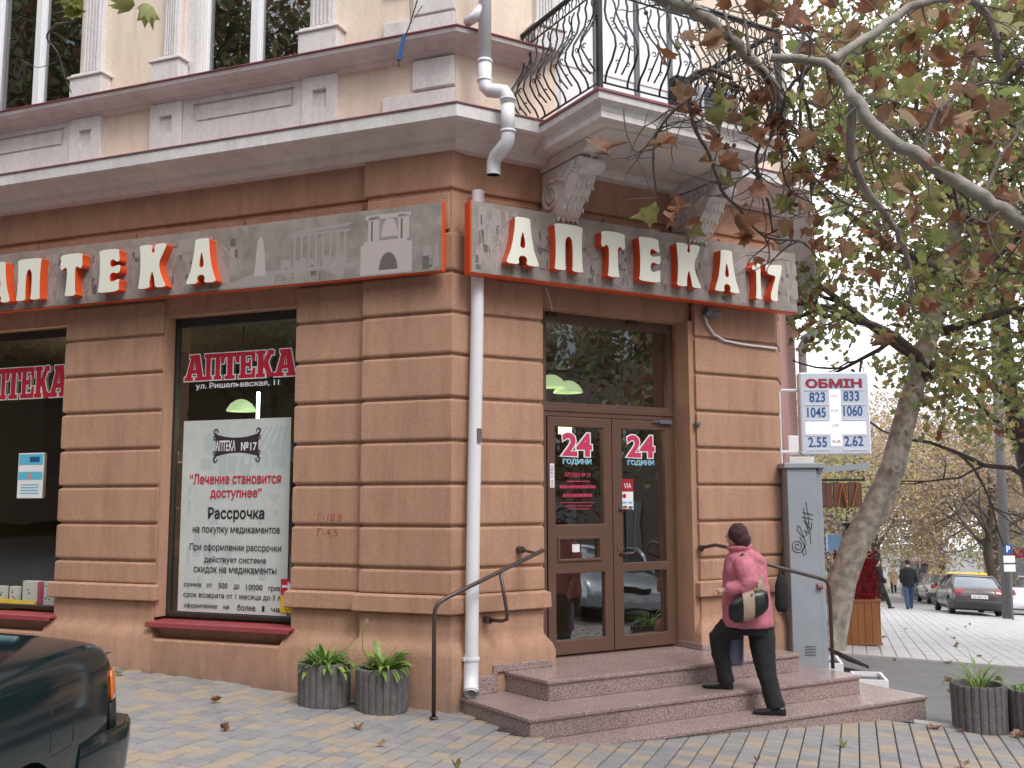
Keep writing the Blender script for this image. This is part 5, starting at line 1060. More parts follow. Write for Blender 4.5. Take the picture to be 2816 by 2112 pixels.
    for s in (1, -1):                        # door gaps and side rubbing strip
        MB().tube([(s * hw * 1.0, -h + .95, .50), (s * hw * 1.0, h - 1.15, .50)], .012, 5).build('side_strip', 'plastic', t, M)
        for yy in (-.12, .85): MB().tube([(s * (hw - .001), yy, .26), (s * (hw * .998), yy, .55), (s * (hw * .955), yy, bl - .06)], .0045, 4).build('door_gap', 'black', t, M)
    if stripe: 
        for s in (1, -1): MB().box(s * hw * .985 - .01, s * hw * .985 + .014, -h + .5, h - .4, bl - .16, bl - .06).build('stripe', stripe, t, M)
    return t, M, hw, h
car('parked_car', 'dark brown hatchback parked on the pale pavement, red tail lights and number plate towards us', 16.42, 36.2, R(-14), 'brownpaint', 4.4, 1.72, 1.38, hatch=True, plate='ВН 4504 ТМ')
car('parked_car', 'beige hatchback behind the dark brown one, rear towards us', 20.1, 47.0, R(-12), 'beigepaint', 4.0, 1.66, 1.38, hatch=True, plate='ВН 1204')
car('parked_car', 'white car with a green stripe cut by the right edge of the photo', 20.6, 38.2, R(-82), 'whitepaint', 4.5, 1.75, 1.45, stripe='greenstripe')
gcar, gM, ghw, gh = car('parked_car', 'dark green saloon car whose rear corner fills the lower left of the photo', -2.90, 3.14, R(180.5), 'greenpaint', 4.5, 1.70, 1.57, near=True, zz=gz(-3.0, 4.9) + .015)
# side indicator, fuel flap on the flank seen (local x negative side)
gme = [c for c in gcar.children if c.name.startswith('body')][0].data
for s in (1, -1):
    patch(gme, [(0, -gh + .02, -1), (0, -gh + .24, 1), (2, .755, -1), (2, .90, 1), (3, s * .60, -s)], 'indicator', 'amber', gcar, gM, .011)
    for a_, b_, c_, d_ in ((.70, .706, .66, .85), (.93, .936, .66, .85), (.715, .92, .640, .646), (.715, .92, .866, .872)): patch(gme, [(0, -gh + a_, -1), (0, -gh + b_, 1), (2, c_, -1), (2, d_, 1), (3, s * .6, -s)], 'fuel_flap_gap', 'black', gcar, gM, .0012)
    patch(gme, [(0, -gh + .02, -1), (0, -gh + .25, 1), (2, .62, -1), (2, .742, 1), (3, s * .60, -s)], 'lower_lamp', 'redlamp' if 0 else 'black', gcar, gM, .009)
    MB().tube([(s * .745, -gh + .10, .97), (s * .76, -gh + .5, 1.0), (s * .765, -gh + 1.4, 1.01)], .004, 4).build('boot_gap', 'black', gcar, gM)
car('parked_car', 'silver car parked by the kerb across the forecourt, seen mirrored in the entrance doors', 11.2, 5.6, R(52), 'silverpaint', 4.4, 1.78, 1.42)

# ================================================================ BY THE SIDE STREET
cab = thing('metal_cabinet', 'tall grey metal cabinet with a scribbled tag beside the right building corner', 'cabinet', I4, (3.3, 11.2, -.6))
CM = frame((3.06, 10.98), R(88))     # local x to the right, y away
MB().box(0, .335, 0, 1.25, -.7, 1.955).build('cabinet_body', 'cabinet', cab, CM, bevel=.006)
MB().box(.34, .40, .03, 1.25, -.7, 1.94).build('cabinet_door', 'cabinet', cab, CM, bevel=.006)
MB().box(-.04, .42, -.03, 1.3, 1.956, 2.015).build('cabinet_top', 'cabinet', cab, CM, bevel=.008)
MB().add([(.36, .02, 1.90), (.95, .02, 1.955), (.95, .9, 1.955), (.36, .9, 1.90), (.36, .02, 1.97), (.95, .02, 2.015), (.95, .9, 2.015), (.36, .9, 1.97)], [(0, 3, 2, 1), (4, 5, 6, 7), (0, 1, 5, 4), (1, 2, 6, 5), (2, 3, 7, 6), (3, 0, 4, 7)]).build('canopy_flap', 'cabinet', cab, CM)
MB().tube([(.29, -.012, .66), (.345, -.012, .66)], .032, 10).build('padlock', 'flash', cab, CM)
for k in range(4): MB().box(.13, .25, -.006, 0, .02 + k * .03 - .1, .032 + k * .03 - .1).build('vent', 'acgrey', cab, CM)
g = MB(); K = .0035
def scr(pts): g.tube([(x, -.004, z) for x, z in pts], K, 4)
scr([(.09 + (.012 + .005 * a) * math.cos(a), 1.10 + (.012 + .0055 * a) * math.sin(a)) for a in np.linspace(0, 13, 34)]); scr([(.12, 1.2), (.17, 1.10), (.185, 1.02), (.15, 1.0), (.14, 1.06), (.19, 1.12)])
scr([(.185, 1.13), (.13, 1.30), (.10, 1.33), (.09, 1.28), (.15, 1.20), (.20, 1.22), (.17, 1.28), (.22, 1.24), (.20, 1.32), (.17, 1.38), (.23, 1.34), (.22, 1.42)])
scr([(.15, 1.42), (.27, 1.39)]); scr([(.16, 1.47), (.28, 1.44)]); scr([(.20, 1.58), (.22, 1.44), (.235, 1.22), (.24, 1.12)]); scr([(.17, 1.52), (.19, 1.38), (.22, 1.3), (.25, 1.28), (.26, 1.36)])
g.build('scribbled_tag', 'framedark', cab, CM)
# items hung on the stall side behind the cabinet
rnd = random.Random(3); mb = [MB() for _ in range(4)]
cnt = 0
for r_ in range(9):
    for c_ in range(3):
        x = .405; y = .1 + c_ * .36; z = -.45 + r_ * .24
        MB().box(x, x + .02, y, y + .3, z, z + .2).build('magazine', rnd.choice(['printlight', 'navy', 'darkred', 'white', 'cyan', 'printmid', 'orange', 'bagblue']), cab, CM)
hb = MB(); hb.loft([ringl((2.93, 10.90, .40), .05, .05, 12), ringl((2.93, 10.90, .46), .075, .06, 12), ringl((2.93, 10.90, .68), .07, .055, 12), ringl((2.93, 10.90, .80), .03, .03, 12)]); hb.tube([(2.91, 10.90, .78), (2.97, 10.95, 1.08), (2.95, 10.90, .78)], .008, 5)
hb.build('hanging_bag', 'coatblack', None, smooth=True, label='black bag hanging in the gap between the right pier and the grey cabinet', cat='bag')
# exchange rate board
eb = thing('exchange_board', 'white backlit currency exchange board with red heading, bracketed beside the right corner', 'sign', I4, (3.7, 11.2, 2.1))
EM = frame((3.30, 11.2), R(92)); ew, e0, e1 = .785, 2.115, 3.06
MB().plate([(0, e0), (ew, e0), (ew, e1), (0, e1)], 0, .14, ).build('board_case', 'whiteframe', eb, EM, bevel=.012)
MB().plate([(.015, e0 + .02), (ew - .015, e0 + .02), (ew - .015, e1 - .02), (.015, e1 - .02)], -.003, None).build('board_face', 'lightbox', eb, EM)
MB().plate([(.33, e0 + .10), (.46, e0 + .10), (.46, e1 - .20), (.33, e1 - .20)], -.005, None).build('light_panel', 'lightboxhot', eb, EM); MB().plate([(.05, e0 + .235), (ew - .05, e0 + .235), (ew - .05, e0 + .38), (.05, e0 + .38)], -.0045, None).build('light_panel', 'lightboxhot', eb, EM)
for z in (e0 + .05, e0 + .215, e0 + .39, e0 + .565, e0 + .735):
    for a, b in ((.05, .32), (.47, .74)): MB().box(a, b, -.012, -.003, z, z + .010).build('rate_rail', 'pvc', eb, EM)
def et(s, a, b, c, d, m, off=.012): text(s, a, b, e0 + c, e0 + d, -.0075, m, eb, EM, off=off)
et('ОБМІН', .066, .70, .765, .870, 'darkred', .034); text('ОБМІН', .076, .710, e0 + .758, e0 + .863, -.0055, 'bagblue', eb, EM, off=.034)
for s, a, b, z in (('823', .105, .285, .60), ('833', .49, .67, .61), ('1045', .075, .285, .425), ('1060', .485, .70, .44), ('2.55', .075, .285, .085), ('2.62', .48, .695, .095)): et(s, a, b, z, z + .115, 'navy', .018)
for s, z in (('USD', .655), ('EUR', .485), ('GBP', .315)): et(s, .345, .43, z, z + .032, 'pink', 0)
et('RUB', .35, .44, .13, .165, 'darkred', .01)
MB().tube([(-.20, .07, 2.86), (.0, .07, 2.86)], .018, 6).tube([(-.22, .07, 2.85), (-.22, .07, 1.9)], .018, 6).tube([(-.22, .07, 2.15), (0, .07, 2.15)], .018, 6).build('bracket', 'pvc', eb, EM)
o = MB().box(3.50, 3.68, 12.45, 12.5, 2.17, 2.41).build('small_sign', 'white', None, bevel=.006, label='blank white square sign to the left of the exchange board', cat='sign')
MB().box(3.42, 3.73, 12.15, 12.2, 2.03, 2.13).build('banner', 'white', None, bevel=.004, label='low white banner with a red edge just above the grey cabinet', cat='banner')
# hanging shop signs, display boxes, boards
b_ = thing('hanging_board', 'dark brown planked board hanging beyond the grey cabinet', 'sign', I4, (4.3, 13, 1.48))
for k in range(6): MB().box(4.03 + k * .098, 4.12 + k * .098, 13.0 + (k % 2) * .02, 13.03 + (k % 2) * .02, 1.49 + (k % 3) * .006, 1.83 - (k % 2) * .012).build('plank', 'wooddark', b_, bevel=.004)
for p in (((4.27, 1.5), (4.34, 1.82)), ((4.40, 1.5), (4.34, 1.82)), ((4.46, 1.5), (4.55, 1.83))): MB().tube([(p[0][0], 12.985, p[0][1]), (p[1][0], 12.985, p[1][1])], .012, 5).build('batten', 'wood', b_)
MB().box(3.9, 4.65, 13.0, 13.03, 1.84, 1.87).build('crossbar', 'iron', b_)
def crate(label, x, y, w, d, h, az):
    M = Matrix.Translation((x, y, gz(x, y) - .02)) @ Matrix.Rotation(az, 4, 'Z'); t = thing('display_crate', label, 'crate', I4, (x, y, gz(x, y)))
    for a, b, c, e in ((0, w, 0, .03), (0, w, d - .03, d), (0, .03, .03, d - .03), (w - .03, w, .03, d - .03)): MB().box(a, b, c, e, 0, h).build('side', 'whiteframe', t, M)
    MB().box(.03, w - .03, .03, d - .03, h * .2, h - .05).build('contents', 'concrete', t, M)
crate('white rimmed low display box nearest the steps', 3.83, 11.25, .34, .55, .15, R(-12)); crate('white rimmed display box further back against the cabinet', 3.50, 11.75, .34, .6, .24, R(-12))
o = MB(); o.add([(4.28, 13.1, -.42), (4.70, 13.3, -.62), (4.62, 13.9, -.62), (4.20, 13.7, -.40), (4.28, 13.1, -.38), (4.70, 13.3, -.58), (4.62, 13.9, -.58), (4.20, 13.7, -.36)], [(0, 3, 2, 1), (4, 5, 6, 7), (0, 1, 5, 4), (1, 2, 6, 5), (2, 3, 7, 6), (3, 0, 4, 7)])
o.build('tilted_board', 'framedark', None, label='black board leaning on the display box before the wooden crate', cat='board')
FM = Matrix.Translation((6.0, 17.75, gz(6, 17.75))) @ Matrix.Rotation(R(-3), 4, 'Z'); fs_ = thing('flower_stand', 'varnished wooden box topped with a tall mass of dark red flowers behind the leaning tree', 'flower stand', I4, (6.2, 17.9, gz(6.2, 17.9)))
for k in range(5): MB().box(-.14 + k * .125, -.02 + k * .125, 0, .03, .02, .74).build('plank', 'wood', fs_, FM, bevel=.005)
for k in range(4): MB().box(.49, .52, .03 + k * .15, .17 + k * .15, .02, .74).build('plank', 'wood', fs_, FM, bevel=.005)
MB().box(-.17, .54, -.015, .66, .74, .79).box(-.16, .53, -.01, .64, 0, .04).build('rim', 'wood', fs_, FM, bevel=.006)
mb = MB(); rnd = random.Random(12)
mb.box(-.02, .46, .1, .55, .78, 1.5)
for k in range(900):
    h_ = rnd.uniform(.78, 1.62); w_ = .34 * (1 - .12 * (h_ - .8)); a = rnd.uniform(0, 6.283); c = (.2 + w_ * max(-1, min(1, 1.25 * math.cos(a))), .32 + .30 * max(-1, min(1, 1.25 * math.sin(a))), h_); s_ = rnd.uniform(.02, .035)
    v = [Vector(c) + Vector((rnd.uniform(-1, 1), rnd.uniform(-1, 1), rnd.uniform(-1, 1))) * s_ * 1.6 for _ in range(3)]; mb.add(v, [(0, 1, 2)])
mb.build('flowers', 'redflower', fs_, FM, fix=False, kind='stuff')
mb = MB().box(6.98, 7.30, 22, 22.1, .42, .80); mb.build('billboard', 'paleblue', None, label='pale blue lit street advert panel behind the leaning trunk', cat='sign')
mb = MB().tube([(7.42, 21.8, -2), (7.42, 21.8, 1.0)], .04, 8).box(7.22, 7.62, 21.7, 21.95, 1.0, 1.06).box(7.3, 7.54, 21.75, 21.9, .9, 1.0); mb.build('street_lamp', 'iron', None, label='short black post with a flat cap beside the blue advert panel', cat='lamp post')
# right background: concrete pole, signs, yellow kiosk
pz = gz(16.35, 33); MB().tube([(16.3, 33, pz), (16.45, 33, 9)], [.17, .12], 14).build('lamp_post', 'concrete', None, smooth=True, label='thick grey concrete street pole near the right edge', cat='pole')
ps_ = thing('parking_sign', 'blue square parking sign with white plates below, beside the concrete pole', 'sign', I4, (15.95, 32, gz(15.95, 32)))
MB().tube([(16.0, 32.05, gz(16, 32)), (16.0, 32.05, .2)], .03, 8).build('post', 'acgrey', ps_); MB().box(15.80, 16.08, 31.98, 32.0, -.22, .08).build('sign_plate', 'navy', ps_)
text('P', 15.88, 16.0, -.17, .03, 31.97, 'white', ps_, I4, off=.02)
for z in (-.50, -.78): MB().box(15.78, 16.14, 31.98, 32.0, z, z + .22).build('sign_plate', 'white', ps_)
MB().box(24.9, 25.9, 50, 50.3, -1.5, -1.05).build('red_sign', 'darkred', None, label='small red sign far down the street at the right edge', cat='sign')
yk = thing('kiosk', 'yellow roofed kiosk between the far tree trunks', 'kiosk', I4, (31, 70, gz(31, 70))); MB().box(29.0, 34, 70, 73, gz(31, 70), -4.3).build('kiosk_wall', 'bagblue', yk); MB().box(28.6, 34.4, 69.6, 73.2, -4.3, -3.95).build('kiosk_roof', 'yellow', yk)
bs = thing('kiosk', 'grey bus shelter like kiosk behind the man in the black jacket', 'kiosk', I4, (21.5, 52, gz(21.5, 52))); zq = gz(21.5, 52); MB().box(21.0, 21.7, 52, 54, zq, zq + 1.9).build('kiosk_wall', 'acgrey', bs); MB().box(20.9, 21.8, 51.7, 54.2, zq + 1.9, zq + 2.0).build('kiosk_roof', 'pink', bs)
def block(label, x, y, w, d, h, az, nw, nf, m='housewall'):
    M = Matrix.Translation((x, y, gz(x, min(y, 140)) - .3)) @ Matrix.Rotation(az, 4, 'Z'); t = thing('house', label, 'building', I4, (x, y, gz(x, min(y, 140)) - .3)); MB().box(0, w, 0, d, 0, h).build('wall', m, t, M); MB().box(-.3, w + .3, -.3, d + .3, h, h + .5).build('roof', 'flash', t, M)
    for f_ in range(nf):
        for i in range(nw): xx = w * (i + .5) / nw; MB().box(xx - .55, xx + .55, -.05, .02, 1.2 + f_ * 3.6, 3.2 + f_ * 3.6).build('window', 'glassdark', t, M)
    return t
block('pale old house far down the street behind the autumn trees, at the right edge', 36, 74, 20, 10, 14, R(-20), 6, 4)
block('old house across the street behind the viewer, mirrored in the shop windows', 10, -14, 30, 8, 16, R(165), 9, 4); block('old house along the far side of the road to the right, mirrored in the doors', 20, 14, 22, 8, 14, R(-72), 7, 4)
block('old house on the left across the street, mirrored in the shop windows', -26, -12, 26, 8, 14, R(70), 8, 4)
# air conditioner units on the balcony
def acu(label, s, w, h, z0, d=.3, o=.75):
    t = thing('air_conditioner', label, 'air conditioner', F2, (s, -o, z0)); MB().box(s, s + w, -o, -o + d, z0, z0 + h).build('casing', 'pvc', t, F2, bevel=.01)
    MB().box(s + .03, s + w - .03, -o - .008, -o, z0 + .03, z0 + h - .03).build('back_panel', 'acgrey', t, F2)
    for k in range(12): MB().box(s + .03, s + w - .03, -o - .014, -o - .008, z0 + .05 + k * (h - .1) / 12, z0 + .06 + k * (h - .1) / 12).build('fin', 'acgrey', t, F2)
acu('grey air conditioner with a ribbed coil standing at the right end of the balcony', 2.28, .50, .52, 5.24, o=.95)
MB().box(1.93, 2.13, -.98, -.85, 5.24, 5.78).build('dark_panel', 'black', None, F2, bevel=.01, label='narrow black box standing on the balcony left of the air conditioner', cat='box')
# ================================================================ TREES AND LEAVES
LOBE = [(0, -.44), (.15, -.30), (.40, -.36), (.42, -.14), (.62, .02), (.43, .16), (.44, .38), (.22, .38), (0, .62), (-.20, .38), (-.44, .38), (-.43, .16), (-.60, .02), (-.42, -.14), (-.40, -.36), (-.15, -.30)]
LOBES = [(0, -.5), (.40, -.30), (.26, 0), (.50, .2), (.16, .28), (0, .6), (-.16, .28), (-.50, .2), (-.26, 0), (-.40, -.30)]
def leaf_cloud(name, C, size, mats, parent=None, seed=0, shape=LOBES, droop=.35, **k):
    rs = np.random.RandomState(seed); C = np.asarray(C); N = len(C); T = np.array(shape); n = len(T)
    nz = rs.normal(size=(N, 3)); nz[:, 2] = np.abs(nz[:, 2]) * .9 + .1; nz /= np.linalg.norm(nz, axis=1, keepdims=True)
    a = rs.normal(size=(N, 3)); a[:, 2] -= .8; u = np.cross(nz, a); u /= np.linalg.norm(u, axis=1, keepdims=True); v = np.cross(nz, u); s = (size * rs.uniform(.6, 1.25, N))[:, None, None]
    cup = (T[:, 0] ** 2 + T[:, 1] ** 2)[None, :, None] * droop * rs.uniform(-1.2, 1.2, N)[:, None, None]
    P = C[:, None, :] + s * (T[None, :, 0:1] * u[:, None, :] + T[None, :, 1:2] * v[:, None, :] + cup * nz[:, None, :])
    V = np.concatenate([C[:, None, :], P], 1).reshape(-1, 3); m = n + 1
    i = np.arange(n); tri = np.stack([np.zeros(n, int), 1 + i, 1 + (i + 1) % n], 1); F = (tri[None] + (np.arange(N) * m)[:, None, None]).reshape(-1, 3)
    me = bpy.data.meshes.new(name); me.vertices.add(len(V)); me.vertices.foreach_set('co', V.ravel()); me.loops.add(F.size); me.loops.foreach_set('vertex_index', F.ravel().astype(np.int32)); me.polygons.add(len(F)); me.polygons.foreach_set('loop_start', np.arange(0, F.size, 3, dtype=np.int32))
    for q in mats: me.materials.append(MATS[q])
    mi = np.repeat(rs.randint(0, len(mats), N), n).astype(np.int32); me.polygons.foreach_set('material_index', mi); me.update(calc_edges=True)
    return put(name, me, parent, I4, **k)
def clusters(rs, centres, per, sig): return np.concatenate([rs.normal(size=(per, 3)) * np.array(sig) + c for c in centres])
def grow_branch(mb, p, d, L_, r, depth, rnd, ends, wob=.35, n=5):
    pts = [Vector(p)]; d = Vector(d).normalized()
    for i in range(n): d = (d + Vector((rnd.gauss(0, wob), rnd.gauss(0, wob), rnd.gauss(0, wob) + .04)) * .5).normalized(); pts.append(pts[-1] + d * L_ / n)
    mb.tube(pts, [r * (1 - .55 * i / n) for i in range(n + 1)], 6 if r < .05 else 10)
    ends.append(pts[-1])
    if depth > 0:
        for k in range(3 if depth > 1 else 3):
            i = rnd.randint(2, n); q = (d + Vector((rnd.gauss(0, .8), rnd.gauss(0, .8), rnd.gauss(0, .55)))).normalized(); grow_branch(mb, pts[i], q, L_ * rnd.uniform(.5, .8), r * .5, depth - 1, rnd, ends, wob, n)
    return pts
# --- leaning plane tree
pt = thing('plane_tree', 'leaning plane tree with mottled bark rising right of the grey cabinet', 'tree', I4, (5.25, 16.5, gz(5.25, 16.5)))
rnd = random.Random(21); ends = []
tr = [(5.16, 16.5, -1.3), (5.19, 16.5, -0.88), (5.25, 16.5, -0.59), (5.45, 16.5, 0.24), (5.68, 16.5, 0.83), (6.04, 16.5, 1.43), (6.37, 16.5, 2.1), (6.61, 16.5, 2.9), (6.78, 16.5, 3.43), (7.02, 16.5, 4.12), (7.35, 16.5, 5.06), (7.6, 16.5, 6.02), (7.84, 16.5, 7.18), (8.03, 16.5, 8.36), (8.25, 16.5, 9.96)]
MB().tube(tr, [.34,.27,.24,.225,.22,.215,.20,.185,.17,.155,.135,.12,.10,.07,.04], 18).build('trunk', 'bark', pt, smooth=True)
MB().lathe([(.05, .02), (.10, .012), (.085, -.02)], n=14).build('knot', 'barkpale', pt, Matrix.Translation((6.33, 16.22, 2.13)) @ Matrix.Rotation(R(80), 4, 'X'), center=False)
mb = MB()
for s, d, L_ in (((7.1, 16.4, 3.8), (-.9, .3, .8), 3.2), ((7.5, 16.3, 5.2), (-1, -.2, .9), 3.6), ((7.5, 16.3, 5.1), (.9, .2, .7), 3.6), ((7.75, 16.2, 6.2), (-.8, .5, 1), 3.2), ((7.8, 16.2, 6.6), (1, -.4, .8), 3.4), ((7.9, 16.1, 7.6), (.4, .6, 1), 3), ((7.3, 16.4, 4.4), (1, -.3, .35), 3.0), ((7.0, 16.4, 3.6), (-.6, -.6, .5), 2.6)):
    grow_branch(mb, s, d, L_, .085, 2, rnd, ends)
mb.build('branches', 'barkdark', pt, smooth=True, kind='stuff')
rs = np.random.RandomState(4)
def crown(n_c, x, y, z, fn=None):
    out = []
    while len(out) < n_c:
        c = np.array([rs.uniform(*x), rs.uniform(*y), rs.uniform(*z)])
        if fn is None or fn(c): out.append(c)
    return out
def low(c):     # ragged lower edge of the crown, lower towards the right
    px = c[0] / c[1]; pz_ = (c[2] - 1.65) / c[1]
    lim = .135 + .03 * math.sin(px * 40) if px < .42 else .06 + .02 * math.sin(px * 60)
    if .36 < px < .43 : lim += .02
    return px > .285 and pz_ > lim and c[0] - 3.07 > .33 * (c[1] - 11.2) + .25
cs = [np.array(e) for e in ends if low(e)] + crown(196, (4.3, 12.0), (13.5, 19.5), (2.6, 10.0), low)
leaf_cloud('foliage', clusters(rs, cs, 84, (.38, .38, .28)), .128, ['leaf0', 'leaf1', 'leaf2', 'leaf3', 'leaf4', 'leaf0', 'leaf3', 'bigleaf1'], pt, 3, kind='stuff')
# --- second plane tree further right
p2_ = thing('plane_tree', 'dark trunked plane tree at the right edge behind the leaning one', 'tree', I4, (10.6, 20.5, gz(10.6, 20.5))); ends = []; rnd = random.Random(5)
MB().tube([(11.6, 20.5, gz(11, 20) - .2), (11.15, 20.5, 0), (10.85, 20.4, 1.4), (10.55, 20.3, 2.6), (10.3, 20.2, 3.6), (10.2, 20.1, 6), (10.1, 20, 9)], [.33, .27, .22, .18, .15, .1, .05], 14).build('trunk', 'barkdark', p2_, smooth=True)
mb = MB()
for s, d, L_ in (((10.75, 20.3, 1.9), (-1.4, -.2, .75), 3.2), ((10.6, 20.3, 2.5), (-.8, .3, 1), 3), ((10.3, 20.2, 3.6), (-1, 0, .8), 3), ((10.3, 20.2, 3.8), (1, 0, .8), 3), ((10.2, 20.1, 5.5), (-.6, .3, 1), 3)): grow_branch(mb, s, d, L_, .06, 2, rnd, ends)
mb.build('branches', 'barkdark', p2_, smooth=True, kind='stuff')
cs = crown(62, (7.5, 13.5), (18.5, 23), (2.2, 11), lambda c: c[0] / c[1] > .40 and (c[2] - 1.65) / c[1] > .085 + .03 * math.sin(c[0] * 5))
leaf_cloud('foliage', clusters(rs, cs, 80, (.45, .4, .3)), .17, ['leaf0', 'leaf1', 'leaf2', 'leaf3', 'autumn1'], p2_, 9, kind='stuff')
# --- autumn street trees
def autumn_tree(label, x, y, h, spread, seed, n=2600, mats=('autumn0', 'autumn1', 'autumn2', 'autumn3', 'autumn0'), th=.22, size=.19):
    z = gz(x, min(y, 140)); rnd = random.Random(seed); r_ = np.random.RandomState(seed); t = thing('street_tree', label, 'tree', I4, (x, y, z), group='autumn trees along the side street'); ends = []
    MB().tube([(x, y, z - .2), (x + .05, y, z + 1), (x + rnd.uniform(-.2, .2), y, z + h * .3), (x + rnd.uniform(-.3, .3), y, z + h * .6), (x, y, z + h * .92)], [th * 1.2, th, th * .85, th * .5, .03], 10).build('trunk', 'barkdark', t, smooth=True)
    mb = MB()
    for k in range(11): a = rnd.uniform(0, 6.283); zz = z + h * rnd.uniform(.26, .7); grow_branch(mb, (x, y, zz), (math.cos(a), math.sin(a), rnd.uniform(.3, 1)), spread * rnd.uniform(.7, 1.0), th * .33, 3, rnd, ends, .3, 4)
    mb.build('branches', 'twigc', t, smooth=True, kind='stuff')
    cs = [e + Vector((0, 0, 0)) for e in ends]; C = clusters(r_, [np.array(e) for e in rnd.sample(cs, min(len(cs), 260))], max(2, n // 260), (.45, .45, .4))
    leaf_cloud('foliage', C, size, list(mats), t, seed, shape=LOBES[::2], kind='stuff')
    return t
spec = [('brown autumn tree nearest on the left of the far row', 13.6, 40.5, 7.2, 3.2), ('thin brown autumn tree second in the far row', 17.2, 47, 7.8, 3.6), ('orange tinted autumn tree behind the beige car', 23.2, 54, 8.2, 3.8), ('orange autumn tree with a dark trunk behind the dark brown car', 21.2, 44.0, 7.8, 3.8), ('tall autumn tree beyond the concrete pole', 25.5, 48, 8.5, 4.0), ('pale brown autumn tree far behind the walkers', 21, 66, 9, 4.5), ('autumn tree between the two dark trunks, furthest right', 30.0, 62, 9.5, 4.5), ('bare greyish tree above the far walkers', 17, 58, 8.5, 4.2)]
for i, (lb, x, y, h, sp) in enumerate(spec): autumn_tree(lb, x, y, h, sp, 40 + i, n=11500)
autumn_tree('yellow green tree glimpsed under the exchange board', 8.6, 30, 6.0, 2.6, 77, 3000, ('leaf4', 'autumn4', 'autumn1', 'leaf1'), .14, .15)
autumn_tree('greenish tree glimpsed below the hanging brown board', 9.9, 36, 5.5, 2.6, 78, 2600, ('leaf4', 'autumn4', 'autumn2', 'leaf1'), .14, .15)
hd_ = clusters(rs, crown(230, (18, 62), (70, 76), (-5.5, -.3)), 55, (.8, .6, .5)); leaf_cloud('hedge', hd_, .3, ['leaf0', 'leaf1', 'leaf3'], None, 8, shape=LOBES[::2], kind='stuff', label='low green bushes far down the street between the trunks', cat='hedge')
wd_ = clusters(rs, crown(170, (14, 75), (88, 100), (-5, 6.5)), 60, (1.6, 1.2, 1.0)); leaf_cloud('far_trees', wd_, .6, ['autumn2', 'autumn3', 'autumn0', 'autumn2'], None, 8, shape=LOBES[::2], kind='stuff', label='brown mass of bare and autumn trees closing the street', cat='trees')
# --- trees across the road, standing behind the viewer and mirrored in the panes
def back_tree(label, x, y, seed, h=13):
    z = gz(x, y); r_ = np.random.RandomState(seed); rnd = random.Random(seed); t = thing('plane_tree', label, 'tree', I4, (x, y, z), group='plane trees across the road'); ends = []
    MB().tube([(x, y, z - .2), (x + .1, y, z + 2), (x + .2, y, z + 4), (x, y, z + h * .9)], [.28, .24, .2, .05], 12).build('trunk', 'bark', t, smooth=True)
    mb = MB()
    for k in range(int(h * 1.15)): a = rnd.uniform(0, 6.283); grow_branch(mb, (x + .1, y, z + rnd.uniform(2.5, h * .78)), (math.cos(a), math.sin(a), .7), 2.8, .08, 2, rnd, ends)
    mb.build('branches', 'barkdark', t, smooth=True, kind='stuff')
    leaf_cloud('foliage', clusters(r_, [np.array(e) for e in ends] , 60, (.5, .5, .4)), .26, ['leaf0', 'leaf2', 'leaf3', 'bigleaf1'], t, seed, shape=LOBES[::2], kind='stuff')
for i, (x, y) in enumerate(((16, 6), (15.5, -1), (19, 9), (9, -7), (1, -9), (-7, -8), (-13, -2), (-15, 5), (-19, 10), (-18, 0))): back_tree('plane tree across the road behind the viewer, mirrored in the panes', x, y, 200 + i, 17 if x < -10 else 13)
